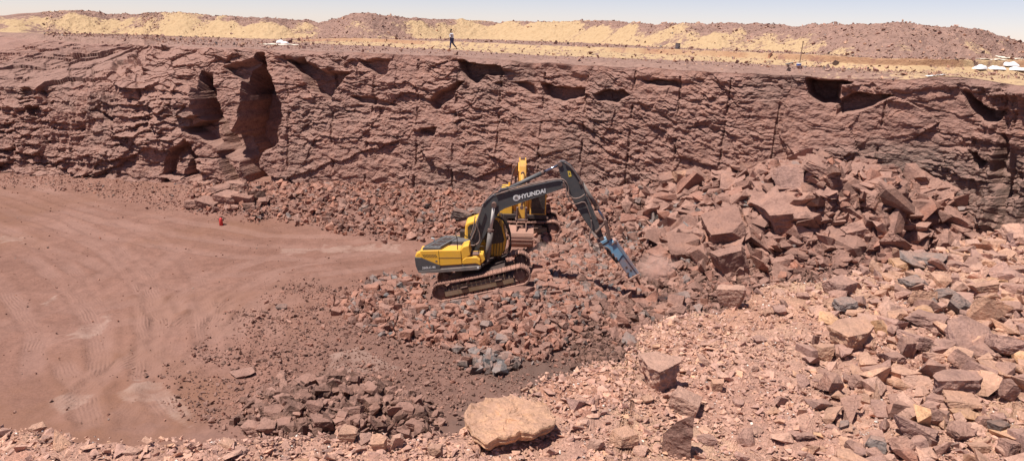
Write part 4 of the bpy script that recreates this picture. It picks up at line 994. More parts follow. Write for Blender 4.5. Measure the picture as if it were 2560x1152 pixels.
attr(me, 'Col', np.broadcast_to(np.array((0.60, 0.345, 0.215)), (nl * 96, 3)), 'FLOAT_COLOR')
tag(link('stone', me, M['rimrock'], loc=tuple(c0)), 'large lumpy yellow orange slab lying on the edge of the near rim', 'stone', GR)

def hull_stone(points, color, label, rough=0.012, seed=1, shrink=0.88):
    """a stone whose corners were surveyed one by one: (x, y in the photograph, height above the rim ground)"""
    rng = np.random.default_rng(seed)
    z0 = float(np.mean([hit_rim(a_, b_)[2] for a_, b_, h_ in points]))
    W = np.array([on_z(np.float64(a_), np.float64(b_), z0 + h_) for a_, b_, h_ in points])
    c_ = W.mean(0); low = c_ + (W - c_) * shrink; low[:, 2] = z0 - 0.04
    hi_ = W[:, 2] > z0 + 0.03
    W = np.concatenate([W, low[hi_]]) if hi_.any() else W
    W = W - (c_[0], c_[1], z0)
    bm = bmesh.new()
    for q_ in W: bm.verts.new(q_)
    bmesh.ops.convex_hull(bm, input=bm.verts)
    bmesh.ops.delete(bm, geom=[v_ for v_ in bm.verts if not v_.link_faces], context='VERTS')
    bmesh.ops.triangulate(bm, faces=bm.faces)
    for lim in (0.15, 0.09, 0.05, 0.03, 0.018):
        ed = [e_ for e_ in bm.edges if e_.calc_length() > lim]
        if ed: bmesh.ops.subdivide_edges(bm, edges=ed, cuts=1)
        bmesh.ops.triangulate(bm, faces=bm.faces)
    bm.normal_update(); bm.verts.index_update()
    P = np.array([v_.co[:] for v_ in bm.verts]); Nn = np.array([v_.normal[:] for v_ in bm.verts]); F0 = np.array([[x.index for x in f_.verts] for f_ in bm.faces]); bm.free()
    q3 = P * 9 + seed * 7.7
    side = 1 - 0.75 * np.clip(Nn[:, 2], 0, 1)
    P = P + Nn * (rough * side * fbm(q3[:, 0], q3[:, 1], q3[:, 2] * 1.8, oct=4, gain=0.65))[:, None]
    me = mesh_np('stone', P, F0)
    attr(me, 'Col', np.broadcast_to(np.array(PAL[color]), (len(P), 3)), 'FLOAT_COLOR')
    return tag(link('stone', me, M['rimrock'], loc=(c_[0], c_[1], z0)), label, 'stone', GR)
hull_stone([(1597, 884, .17), (1640, 879, .17), (1700, 889, .17), (1705, 902, .165), (1672, 918, .16), (1650, 930, .155), (1620, 916, .165), (1640, 957, .01), (1666, 964, .0), (1692, 930, .06), (1612, 930, .07)], 'pale', 'big three-cornered boulder with flat grey top on the near rim', 0.02, 3, 0.55)
hull_stone([(2070, 815, .09), (2100, 795, .12), (2160, 790, .12), (2186, 815, .10), (2172, 832, .09), (2120, 842, .09), (2085, 835, .05), (2118, 858, .01), (2150, 850, .02)], 'tan', 'smooth tan wedge boulder with deep shadow under its right end', 0.015, 4, 0.7)
hull_stone([(2330, 938, .10), (2358, 922, .11), (2440, 925, .11), (2460, 942, .10), (2448, 950, .10), (2345, 952, .10), (2335, 966, .03), (2352, 976, .0), (2440, 979, .0), (2456, 962, .02)], 'mauve', 'longest flat slab with grey front among the stones of the near rim', 0.015, 5, 0.8)
hull_stone([(2368, 800, .13), (2412, 788, .14), (2470, 815, .10), (2494, 845, .05), (2484, 872, .03), (2400, 872, .03), (2372, 842, .06)], 'mauve', 'broad sloping flat slab in the crowded stones at the right of the rim', 0.012, 6, 0.95)
hull_stone([(1655, 1118, .0), (1658, 1082, .07), (1690, 1056, .135), (1718, 1042, .175), (1733, 1037, .19), (1731, 1062, .12), (1714, 1094, .04), (1688, 1112, .0), (1664, 1128, -.02),
            (1664, 1078, .085), (1694, 1052, .15), (1736, 1035, .20)], 'brown', 'thin brown slab standing on edge at the bottom of the near rim', 0.010, 7, 0.97)

for i_, (x, y, w, h) in enumerate(((520, 508, 58, 34), (566, 500, 64, 40), (606, 498, 56, 36), (636, 490, 46, 30), (548, 478, 50, 34), (590, 470, 54, 34), (480, 512, 46, 26), (622, 516, 36, 20), (654, 506, 34, 20), (575, 520, 34, 18))):
    boulder(x, y, w, h, ['brown', 'dun', 'brown', 'brownish'][i_ % 4], 'floor', f"{CN[['brown', 'dun', 'brown', 'brownish'][i_ % 4]]} fallen block at the foot of the deep recess in the wall", 'blocks fallen from the recess', seed=4000 + i_, blocky=0.85)
# ================================================================ machines
M['yellow'] = mat_paint('yellow_paint', (0.88, 0.48, 0.045), 0.42, dirt=0.20)
M['yellow_worn'] = mat_paint('worn_yellow_paint', (0.82, 0.42, 0.05), 0.5, dirt=0.55, dust=(0.33, 0.17, 0.11), scale=2.5)
M['grey_paint'] = mat_paint('dark_grey_paint', (0.07, 0.075, 0.08), 0.42, dirt=0.14, dust=(0.30, 0.20, 0.17))
M['hood'] = mat_paint('hood_grey_paint', (0.085, 0.088, 0.092), 0.45, dirt=0.18, dust=(0.33, 0.27, 0.25))
M['belt'] = mat_paint('grey_skirt_paint', (0.12, 0.115, 0.11), 0.5, dirt=0.5, dust=(0.36, 0.27, 0.23))
M['black'] = mat_paint('black_rubber', (0.022, 0.021, 0.021), 0.6, dirt=0.14)
M['steel'] = mat_paint('worn_steel', (0.12, 0.085, 0.075), 0.55, metal=0.3, dirt=0.55, dust=(0.34, 0.19, 0.15))
M['shoe'] = mat_paint('dusty_track_steel', (0.16, 0.10, 0.085), 0.6, dirt=0.9, dust=(0.42, 0.225, 0.17))
M['frame'] = mat_paint('track_frame_paint', (0.20, 0.135, 0.07), 0.55, dirt=0.65, dust=(0.34, 0.235, 0.18))
M['chrome'] = mat_paint('chrome_rod', (0.30, 0.33, 0.42), 0.18, metal=0.9, dirt=0.06)
M['blue'] = mat_paint('blue_paint', (0.15, 0.37, 0.56), 0.45, dirt=0.35, dust=(0.42, 0.36, 0.34))
M['bluedust'] = mat_paint('dust_caked_blue_paint', (0.13, 0.25, 0.36), 0.6, dirt=1.0, dust=(0.42, 0.235, 0.185), scale=1.6)
M['hose'] = mat_paint('dusty_hose', (0.10, 0.075, 0.07), 0.6, dirt=0.75, dust=(0.36, 0.24, 0.20))
M['white'] = mat_paint('white_print', (0.80, 0.80, 0.79), 0.5, dirt=0.05)
M['sticker'] = mat_paint('yellow_sticker', (0.82, 0.60, 0.08), 0.4, dirt=0.05)
M['wrap'] = mat_paint('white_wrap', (0.62, 0.60, 0.57), 0.7, dirt=0.4)
M['bucket'] = mat_paint('bucket_steel', (0.30, 0.17, 0.125), 0.6, dirt=0.7, dust=(0.42, 0.225, 0.17))
def mat_glass():
    t = NT('cab_glass')
    t.b.inputs['Specular IOR Level'].default_value = 0.6
    return t.done(t.mix(t.ramp(t.noise(4, 4), [(0.4, 0.0), (0.7, 0.25)]), (0.035, 0.032, 0.030), (0.20, 0.15, 0.13)), 0.12)
M['glass'] = mat_glass()

class MB:
    """collects solids in world coordinates, links them as one mesh under its thing"""
    def __init__(self): self.v = []; self.f = []
    def add(self, vs, fs):
        n = len(self.v); self.v += [tuple(map(float, p)) for p in vs]; self.f += [tuple(i + n for i in f_) for f_ in fs]; return self
    def box(self, c, h, R3=None):
        c = np.array(c, float); h = np.array(h, float); R3 = np.eye(3) if R3 is None else R3
        vs = [c + R3 @ (h * np.array(s_)) for s_ in ((-1, -1, -1), (1, -1, -1), (1, 1, -1), (-1, 1, -1), (-1, -1, 1), (1, -1, 1), (1, 1, 1), (-1, 1, 1))]
        return self.add(vs, [(0, 3, 2, 1), (4, 5, 6, 7), (0, 1, 5, 4), (1, 2, 6, 5), (2, 3, 7, 6), (3, 0, 4, 7)])
    def prism(self, poly, y0, y1, poly2=None):
        """poly: world points near (x, _, z), extruded from y0 (near) to y1 (far)"""
        n = len(poly); q2 = poly if poly2 is None else poly2
        vs = [(p[0], y0, p[-1]) for p in poly] + [(p[0], y1, p[-1]) for p in q2]
        a = sum(poly[i][0] * poly[(i + 1) % n][-1] - poly[(i + 1) % n][0] * poly[i][-1] for i in range(n))
        fs = [tuple(range(n)), tuple(range(2 * n - 1, n - 1, -1))] + [(i + n, (i + 1) % n + n, (i + 1) % n, i) for i in range(n)]
        if a < 0: fs = [tuple(reversed(f_)) for f_ in fs]
        return self.add(vs, fs)
    def cyl(self, a, b, r, n=16, r2=None):
        a, b = np.array(a, float), np.array(b, float); d = b - a; d /= np.linalg.norm(d)
        u_ = np.cross(d, (0, 0, 1) if abs(d[2]) < 0.9 else (1, 0, 0)); u_ /= np.linalg.norm(u_); w_ = np.cross(d, u_)
        r2 = r if r2 is None else r2
        vs = [a + r * (math.cos(t) * u_ + math.sin(t) * w_) for t in np.arange(n) * 2 * math.pi / n] + [b + r2 * (math.cos(t) * u_ + math.sin(t) * w_) for t in np.arange(n) * 2 * math.pi / n]
        return self.add(vs, [tuple(range(n - 1, -1, -1)), tuple(range(n, 2 * n))] + [(i, (i + 1) % n, (i + 1) % n + n, i + n) for i in range(n)])
    def tube(self, pts, r, n=8, res=6):
        p = np.array(pts, float)
        if res > 1 and len(p) > 2:
            out = []
            for i in range(len(p) - 1):
                p0, p1, p2, p3 = p[max(i - 1, 0)], p[i], p[i + 1], p[min(i + 2, len(p) - 1)]
                for t in np.arange(res) / res: out.append(0.5 * (2 * p1 + (p2 - p0) * t + (2 * p0 - 5 * p1 + 4 * p2 - p3) * t * t + (3 * p1 - p0 - 3 * p2 + p3) * t ** 3))
            p = np.array(out + [p[-1]])
        vs = []
        for i in range(len(p)):
            d = p[min(i + 1, len(p) - 1)] - p[max(i - 1, 0)]; d /= np.linalg.norm(d) + 1e-9
            u_ = np.cross(d, (0.3, 0.9, 0.31)); u_ /= np.linalg.norm(u_); w_ = np.cross(d, u_)
            vs += [p[i] + r * (math.cos(t) * u_ + math.sin(t) * w_) for t in np.arange(n) * 2 * math.pi / n]
        fs = [tuple(range(n - 1, -1, -1)), tuple(range((len(p) - 1) * n, len(p) * n))]
        fs += [(i * n + j, i * n + (j + 1) % n, (i + 1) * n + (j + 1) % n, (i + 1) * n + j) for i in range(len(p) - 1) for j in range(n)]
        return self.add(vs, fs)
    def build(self, name, mat, parent, bevel=0.0, smooth_shade=False, xform=None, label=None):
        org = np.zeros(3); q_ = parent
        while q_ is not None: org = org + np.array(q_.location); q_ = q_.parent
        me = bpy.data.meshes.new(name)
        vs = [tuple(np.array(p) - org) for p in (self.v if xform is None else [xform(np.array(p)) for p in self.v])]
        me.from_pydata(vs, [], self.f); me.update()
        if smooth_shade:
            me.polygons.foreach_set('use_smooth', np.array([len(f_) <= 4 for f_ in self.f]))
        o = link(name, me, mat, parent)
        if bevel:
            b = o.modifiers.new('bevel', 'BEVEL'); b.width = bevel; b.segments = 2; b.limit_method = 'ANGLE'; b.angle_limit = math.radians(35)
        if label: o['label'] = label
        return o
def Y(pts, y): return [tuple(on_y(np.float64(a), np.float64(b), y)) for a, b in pts]
def P1(a, b, y): return np.array(on_y(np.float64(a), np.float64(b), y))
def text_part(name, txt, mat, parent, left, right, height, y, bold=0.0, shear=0.0, track=1.0, xform=None):
    """lettering whose baseline runs from left to right (world points), facing the camera side (-y)"""
    cu = bpy.data.curves.new(name, 'FONT'); cu.body = txt; cu.extrude = 0.003; cu.offset = bold; cu.shear = shear; cu.space_character = track
    to = bpy.data.objects.new('tmp_text', cu); COL.objects.link(to)
    bpy.context.view_layer.update()
    me = bpy.data.meshes.new_from_object(to.evaluated_get(bpy.context.evaluated_depsgraph_get()))
    bpy.data.objects.remove(to)
    co = np.array([v_.co[:] for v_ in me.vertices])
    co -= (co[:, 0].min(), co[:, 1].min(), 0)
    left, right = np.array(left), np.array(right)
    L = np.linalg.norm(right - left); d = (right - left) / L; up = np.array((-d[2], 0, d[0]))
    co[:, 0] *= L / co[:, 0].max(); co[:, 1] *= height / co[:, 1].max()
    W = left + co[:, :1] * d + co[:, 1:2] * up; W[:, 1] = y - co[:, 2]
    if xform is not None: W = np.array([xform(p) for p in W])
    org = np.zeros(3); q_ = parent
    while q_ is not None: org = org + np.array(q_.location); q_ = q_.parent
    me.vertices.foreach_set('co', (W - org).astype(np.float32).ravel()); me.update()
    me.name = name; me.materials.clear()
    return link(name, me, mat, parent)

# ---------------------------------------------------------------- a crawler track (loop in the x-z plane between y0 and y1)
def crawler(thing_, A, B, y0, y1, rad, sag=0.06, shoes=46, outward=-1):
    A, B = np.array((A[0], A[2])), np.array((B[0], B[2]))
    d = (B - A) / np.linalg.norm(B - A); nrm = np.array((-d[1], d[0])); L = np.linalg.norm(B - A)
    path = []
    for t in np.linspace(0, 1, 40, endpoint=False): path.append(A + nrm * rad + d * L * t - nrm * sag * math.sin(math.pi * t))
    for a in np.linspace(math.pi / 2, -math.pi / 2, 20, endpoint=False): path.append(B + rad * (math.cos(a) * d + math.sin(a) * nrm))
    for t in np.linspace(0, 1, 40, endpoint=False): path.append(B - nrm * rad - d * L * t)
    for a in np.linspace(-math.pi / 2, -3 * math.pi / 2, 20, endpoint=False): path.append(A + rad * (math.cos(a) * d + math.sin(a) * nrm))
    path = np.array(path); seg_ = np.linalg.norm(np.diff(np.vstack([path, path[:1]]), axis=0), axis=1); cs = np.concatenate([[0], np.cumsum(seg_)])
    cl = np.vstack([path, path[:1]])
    ym = (y0 + y1) / 2
    tr = link('track', None, None, thing_); tr.location = Vector((A[0], ym, A[1])) - thing_.location
    mb = MB(); step = cs[-1] / shoes
    for k_ in range(shoes):
        s_ = k_ * step
        p = np.array([np.interp(s_, cs, cl[:, i]) for i in (0, 1)]); p2 = np.array([np.interp((s_ + 0.02) % cs[-1], cs, cl[:, i]) for i in (0, 1)])
        t = (p2 - p) / np.linalg.norm(p2 - p); o_ = np.array((-t[1], t[0]))
        R3 = np.array(((t[0], 0, o_[0]), (0, 1, 0), (t[1], 0, o_[1])))
        c = np.array((p[0], ym, p[1]))
        mb.box(c, (step * 0.47, (y1 - y0) / 2, 0.018), R3)
        for gx in (-0.30, 0.02, 0.34): mb.box(c + R3 @ np.array((gx * step, 0, 0.038)), (0.014, (y1 - y0) / 2, 0.022), R3)
        mb.box(c + R3 @ np.array((0, 0, -0.06)), (step * 0.40, 0.09, 0.045), R3)
    mb.build('track_chain', M['shoe'], tr)
    W = lambda q_: np.array((q_[0], ym, q_[1]))
    yv = np.array((0, 1, 0))
    def disc(c, r, w, hub):
        m_ = MB().cyl(W(c) - yv * w, W(c) + yv * w, r, 28)
        for sg in (-1, 1): m_.cyl(W(c) + sg * yv * (w - 0.01), W(c) + sg * yv * (w + 0.07), hub, 24)
        return m_
    sp = disc(B, rad - 0.12, 0.10, rad * 0.58)
    for k_ in range(16):
        a = k_ * math.pi / 8; sp.cyl(W(B) - yv * 0.19 + 0.17 * np.array((math.cos(a), 0, math.sin(a))), W(B) - yv * 0.155 + 0.17 * np.array((math.cos(a), 0, math.sin(a))), 0.016, 6)
    sp.build('sprocket', M['steel'], tr)
    disc(A, rad - 0.11, 0.10, rad * 0.4).build('idler', M['steel'], tr)
    for k_ in range(8):
        c = A + d * L * (0.10 + 0.80 * k_ / 7) - nrm * (rad - 0.19)
        MB().cyl(W(c) - yv * 0.2, W(c) + yv * 0.2, 0.10, 14).build('track_roller', M['black'], tr)
    for q_ in (0.35, 0.68):
        c = A + d * L * q_ + nrm * (rad - 0.22); MB().cyl(W(c) - yv * 0.15, W(c) + yv * 0.15, 0.075, 12).build('carrier_roller', M['steel'], tr)
    fr = MB()
    q0, q1 = A + d * 0.16 - nrm * 0.13, B - d * 0.36 - nrm * 0.13
    R3 = np.array(((d[0], 0, nrm[0]), (0, 1, 0), (d[1], 0, nrm[1])))
    mid = (q0 + q1) / 2; hl = np.linalg.norm(q1 - q0) / 2
    fr.box(W(mid), (hl, 0.21, 0.145), R3)
    fr.box(W(mid) + R3 @ np.array((0, 0, 0.19)), (hl * 0.8, 0.13, 0.09), R3)
    fo = fr.build('track_frame', M['frame'], tr, 0.02)
    sd_ = outward
    for q_ in (-0.42, 0.58):
        MB().box(W(mid) + R3 @ np.array((q_ * hl, sd_ * 0.215, 0.10)), (0.16, 0.012, 0.06), R3).build('step_recess', M['black'], tr)
        MB().box(W(mid) + R3 @ np.array((q_ * hl, sd_ * 0.26, 0.17)), (0.17, 0.06, 0.015), R3).build('step_plate', M['steel'], tr)
    MB().box(W(mid) + R3 @ np.array((-0.62 * hl, sd_ * 0.213, 0)), (0.012, 0.012, 0.15), R3).build('rib', M['frame'], tr)
    return tr

# ================================================================ front excavator with hydraulic hammer
YC = 36.9
base = P1(1203, 738, YC); base[2] = float(floor_z(base[0], YC))
EX = empty('excavator', tuple(base), 'yellow excavator with dark grey boom and blue hydraulic hammer working on the rubble mound', 'excavator')
crawler(EX, P1(1104, 727, 35.60), P1(1301, 686, 35.60), 35.30, 35.90, 0.43)
crawler(EX, P1(1104, 727, 35.60) + (0, 2.55, -0.05), P1(1301, 686, 35.60) + (0, 2.55, -0.05), 37.85, 38.45, 0.43, outward=1)
uc = MB()
uc.prism(Y([(1150, 718), (1152, 690), (1262, 668), (1264, 694)], 35.9), 35.9, 37.85)
uc.build('undercarriage', M['black'], EX, 0.03)
MB().cyl(P1(1196, 700, YC) + (0, 0, 0.1), P1(1194, 684, YC) + (0, 0, 0.12), 0.72, 32).build('swing_bearing', M['steel'], EX)
SW = lambda p_: np.array((p_[0] + 0.38 * (p_[1] - 35.5), p_[1], p_[2]))     # the upper works are swung a little towards the camera
# upper structure: yellow flank, dark lower panel, grey skirt
yN = 35.42
deck = MB().prism(Y([(1050, 680), (1205, 668), (1206, 662), (1052, 672)], yN + 0.12), yN + 0.14, 38.3)
deck.build('deck', M['black'], EX, 0.02, xform=SW)
cwt = Y([(1036, 638), (1040, 632), (1053, 626), (1090, 625), (1090, 664), (1096, 680), (1056, 682), (1044, 679), (1039, 662)], yN)
co = MB().prism(cwt, yN + 0.05, 38.35); co.build('counterweight', M['yellow'], EX, 0.10, xform=SW)
sp_ = MB().prism(Y([(1050, 627), (1096, 626), (1152, 625.5), (1154, 650), (1155, 661), (1102, 664.5), (1080, 656), (1052, 644)], yN), yN, yN + 0.9)
sp_.build('side_panel', M['yellow'], EX, 0.03)
MB().prism(Y([(1036.5, 644), (1052, 644.2), (1080, 656.2), (1101, 664.7), (1100, 676), (1045, 679), (1039, 664)], yN - 0.012), yN - 0.012, yN + 0.2).build('dark_panel', M['grey_paint'], EX, 0.015)
MB().prism(Y([(1044, 677), (1100, 673), (1160, 668), (1202, 664.5), (1203, 670), (1197, 674.5), (1100, 681.5), (1056, 683), (1046, 681.5)], yN - 0.02), yN - 0.02, yN + 0.5).build('skirt', M['belt'], EX, 0.02)
MB().prism(Y([(1100, 665), (1156, 661), (1190, 658.5), (1202, 664.5), (1160, 668), (1100, 673)], yN + 0.03), yN + 0.03, yN + 0.5).build('lower_panel', M['belt'], EX, 0.015)
MB().prism(Y([(1152, 625), (1157, 618), (1172, 613.5), (1176, 638), (1155, 649.5)], yN), yN + 0.02, yN + 1.0).build('tank_box', M['yellow'], EX, 0.03)
stp = MB().prism(Y([(1155, 650), (1165, 643), (1192, 643), (1200, 650), (1202, 664), (1190, 659), (1156, 661)], yN), yN, yN + 0.55); stp.build('front_step', M['yellow'], EX, 0.04)
MB().prism(Y([(1164, 643), (1176, 637), (1208, 636), (1213, 650), (1201, 664), (1199, 650), (1192, 643.2)], yN + 0.25), yN + 0.3, yN + 0.95).build('tool_box', M['yellow'], EX, 0.03)
MB().prism(Y([(1168, 641.5), (1178, 636.2), (1198, 635.8), (1190, 642)], yN + 0.2), yN + 0.22, yN + 0.75).build('step_plate', M['steel'], EX)
for k_ in range(9):
    x = 1056 + 3.9 * k_
    MB().prism(Y([(x, 636.2), (x + 1.6, 636.0), (x + 6.2, 643.4), (x + 4.6, 643.8)], yN - 0.01), yN - 0.006, yN + 0.02).build('vent_slot', M['black'], EX)
for x0, x1, y0_, y1_ in ((1096, 1100, 626, 664), (1096.5, 1154, 644.5, 644)):
    a, b = P1(x0, y0_, yN), P1(x1, y1_, yN)
    MB().tube([a - (0, 0.002, 0), b - (0, 0.002, 0)], 0.010, 5, 1).build('panel_joint', M['black'], EX)
MB().prism(Y([(1088, 651), (1093, 650.6), (1093.5, 654.5), (1089, 655)], yN - 0.01), yN - 0.008, yN + 0.02).build('panel_latch', M['belt'], EX)
text_part('model_lettering', '260LC-9S', M['white'], EX, P1(1055.5, 672.6, yN - 0.03), P1(1089, 670.6, yN - 0.03), 0.11, yN - 0.016, bold=0.012, shear=0.1)
MB().prism(Y([(1192.5, 666.5), (1197.5, 666.2), (1197.5, 671), (1192.5, 671.4)], yN - 0.03), yN - 0.026, yN).build('white_label', M['white'], EX)
# engine hood, rear deck
hb = MB()
p = [P1(1054, 627, yN + 0.05), P1(1100, 624, yN + 0.05)]
zt_ = p[0][2]
hb.prism([(p[0][0], 0, zt_ - 0.15), (p[0][0], 0, zt_ + 0.13), (p[0][0] + 0.10, 0, zt_ + 0.19), (p[1][0] + 0.02, 0, zt_ + 0.19), (p[1][0] + 0.02, 0, zt_ - 0.15)], yN + 0.10, yN + 2.35)
hb.build('engine_hood', M['hood'], EX, 0.06, xform=SW)
for k_ in range(3):
    MB().box((p[0][0] + 0.50, yN + 0.50 + 0.55 * k_, zt_ + 0.196), (0.20, 0.14, 0.018)).build('hood_grille', M['black'], EX, xform=SW)
for k_ in range(5):
    MB().box((p[0][0] + 0.10 + 0.19 * k_, yN + 1.1, zt_ + 0.20), (0.022, 0.92, 0.012)).build('hood_rib', M['hood'], EX, 0.008, xform=SW)
MB().tube([(p[0][0] + 0.16, yN + 1.05, zt_ + 0.16), (p[0][0] + 0.14, yN + 1.0, zt_ + 0.34), (p[0][0] + 0.04, yN + 0.95, zt_ + 0.40)], 0.035, 8).build('exhaust_pipe', M['white'], EX, smooth_shade=True, xform=SW)
MB().prism([(p[1][0] + 0.02, 0, zt_ - 0.2), (p[1][0] + 0.02, 0, zt_ + 0.05), (p[1][0] + 0.95, 0, zt_ + 0.02), (p[1][0] + 0.95, 0, zt_ - 0.2)], yN + 0.4, yN + 2.6).build('rear_deck', M['bucket'], EX, 0.02, xform=SW)
MB().box((p[1][0] + 0.45, yN + 1.5, zt_ + 0.12), (0.40, 0.35, 0.10)).build('filter_cover', M['hood'], EX, 0.03, xform=SW)
MB().box((p[1][0] + 0.95, yN + 2.5, zt_ + 0.22), (0.16, 0.25, 0.22)).build('air_cleaner', M['black'], EX, 0.03)
hr = MB()
hx = P1(1144, 625, yN + 0.1)
hr.tube([hx, hx + (-0.03, 0, 0.55), hx + (-0.10, 0.05, 0.78), hx + (0.0, 0.3, 0.85), hx + (0.45, 0.5, 0.5), hx + (0.9, 0.55, 0.05), hx + (1.15, 0.5, -0.35)], 0.022, 8)
hr.build('handrail', M['black'], EX, smooth_shade=True)
hx2 = P1(1196, 640, yN + 0.4)
MB().tube([hx2, hx2 + (0.03, 0, 0.42), hx2 + (0.2, 0, 0.5), hx2 + (0.32, 0.05, 0.3), hx2 + (0.33, 0.05, -0.15)], 0.02, 8).build('handrail', M['black'], EX, smooth_shade=True)
# cab on the far side
yK0, yK1 = 37.05, 38.25
prof = [(1163, 640), (1161, 600), (1163, 562), (1168, 557), (1196, 547), (1236, 541), (1246, 545), (1258, 566), (1266, 600), (1262, 624), (1252, 641)]
cabm = MB().prism(Y(prof, yK0), yK0, yK1); cab = cabm.build('cab', M['yellow'], EX, 0.07)
def cpart(name, pts, mat, y=yK0, t=0.02, bev=0.0): return MB().prism(Y(pts, y - t), y - t, y + 0.01).build(name, mat, cab, bev)
cpart('rear_side_window', [(1170, 597), (1169, 568), (1174, 562), (1190, 558), (1191, 590), (1180, 596)], M['glass'], t=0.012)
cpart('front_side_window', [(1204, 604), (1206, 556), (1234, 547), (1243, 550), (1254, 570), (1261, 598), (1258, 606), (1232, 610)], M['glass'], t=0.012)
MB().prism(Y([(1247, 549), (1259.5, 568), (1267.5, 600), (1263.5, 622), (1258, 632), (1256, 628), (1261, 600), (1254, 571)], yK0 + 0.06), yK0 + 0.06, yK1 - 0.06).build('windscreen', M['glass'], cab)
# curved mesh guard over cab front
G0 = [(1243, 541), (1256, 549), (1267, 566), (1276, 597), (1276, 622), (1268, 636), (1254, 643)]
for yy in (yK0 - 0.05, yK1 + 0.02):
    MB().tube(Y(G0, yy), 0.035, 8).build('guard_frame', M['black'], EX, smooth_shade=True)
gb = []
gp = np.array(G0, float); gt = np.linspace(0, len(gp) - 1, 17)
for t in gt[1:-1]:
    a, b = np.interp(t, range(len(gp)), gp[:, 0]), np.interp(t, range(len(gp)), gp[:, 1])
    q_ = P1(a, b, yK0 - 0.05)
    MB().tube([q_, q_ + (0, yK1 - yK0 + 0.07, 0)], 0.016, 6, 1).build('guard_bar', M['black'], EX)
for k_ in range(1, 6):
    yy = yK0 - 0.05 + (yK1 - yK0 + 0.07) * k_ / 6
    o3 = np.array(P1(1254, 566, yy)) - np.array(P1(1254, 566, yK0 - 0.05)); o3[1] = 0
    base_line = [np.array(q_) for q_ in Y(G0, yK0 - 0.05)]
    MB().tube([(q_[0], yy, q_[2]) for q_ in base_line], 0.016, 6).build('guard_bar', M['black'], EX)
sg = MB()
for k_ in range(7):
    a = 1212 + 7 * k_
    sg.tube(Y([(a, 640), (min(a + 3, 1262), 592), (min(a + 1, 1250), 552)], yK0 - 0.06), 0.014, 6)
sg.build('side_guard', M['black'], EX)
# boom
yB0, yB1 = 36.62, 37.05
boom_px = [(1172, 634), (1173, 606), (1193, 548), (1205, 515), (1217, 502), (1232, 489), (1270, 479), (1338, 463), (1397, 451.5), (1410, 454), (1416, 464), (1409, 471), (1392, 477), (1315, 503), (1261, 522), (1248, 530), (1241, 542), (1221, 574), (1203, 608), (1190, 636)]
bo = MB().prism(Y(boom_px, yB0), yB0, yB1).build('boom', M['grey_paint'], EX, 0.025)
for q_ in ((1235, 512, 0.19), (1410, 463, 0.15)):
    c = P1(q_[0], q_[1], yB0); MB().cyl(c - (0, 0.03, 0), c + (0, yB1 - yB0 + 0.03, 0), q_[2], 24).build('pin_boss', M['grey_paint'], bo)
    MB().cyl(c - (0, 0.07, 0), c + (0, yB1 - yB0 + 0.07, 0), q_[2] * 0.55, 18).build('pin', M['steel'], bo)
for poly in ([(1206, 514), (1217, 503), (1232, 490), (1270, 480), (1338, 464), (1338, 465.5), (1270, 481.5), (1233, 491.5), (1218, 505), (1207, 516)], [(1248, 529), (1261, 521), (1315, 502), (1392, 476), (1392, 474.4), (1315, 500.4), (1261, 519.4), (1247, 527.4)]):
    MB().prism(Y(poly, yB0 - 0.012), yB0 - 0.012, yB0 + 0.01).build('seam', M['hood'], bo)
text_part('brand_lettering', 'HYUNDAI', M['white'], bo, P1(1298, 499, yB0 - 0.02), P1(1366, 481.5, yB0 - 0.02), 0.215, yB0 - 0.012, bold=0.035, shear=0.16)
ec = P1(1290.5, 495, yB0)
MB().cyl(ec - (0, 0.012, 0), ec + (0, 0.01, 0), 0.152, 28).build('emblem', M['white'], bo)
MB().cyl(ec - (0, 0.016, 0), ec + (0, 0.01, 0), 0.118, 28).build('emblem_ring', M['wrap'], bo)
for dz_, w_ in ((0.045, 0.05), (-0.02, 0.075)):
    MB().box(ec + (0, -0.017, dz_), (w_, 0.004, 0.02)).build('emblem_mark', M['hood'], bo)
def cylinder(name, a, b, split, r, rod_r, barrel_mat, rod_mat, par=EX, gland=True):
    a, b = np.array(a), np.array(b); m_ = a + (b - a) * split
    o = MB().cyl(a, m_, r, 18).build(name, barrel_mat, par, smooth_shade=True)
    MB().cyl(m_, b, rod_r, 14).build('rod', rod_mat, o, smooth_shade=True)
    d = (b - a) / np.linalg.norm(b - a)
    if gland: MB().cyl(m_ - d * 0.10, m_ + d * 0.03, r * 1.18, 18).build('gland', M['steel'], o)
    for e_ in (a, b): MB().cyl(e_ - (0, r * 1.0, 0), e_ + (0, r * 1.0, 0), r * 0.95, 14).build('end_eye', M['steel'], o)
    return o
for yy in (36.42, 37.25): cylinder('boom_cylinder', P1(1217, 652, yy), P1(1235, 512, yy), 0.56, 0.135, 0.075, M['belt'], M['wrap'] if yy < 37 else M['black'])
cylinder('arm_cylinder', P1(1263, 476, 36.83), P1(1400, 411, 36.83), 0.70, 0.105, 0.06, M['hood'], M['chrome'])
MB().prism(Y([(1240, 487), (1252, 472), (1268, 470), (1272, 479)], 36.72), 36.70, 36.96).build('cylinder_bracket', M['grey_paint'], bo, 0.02)
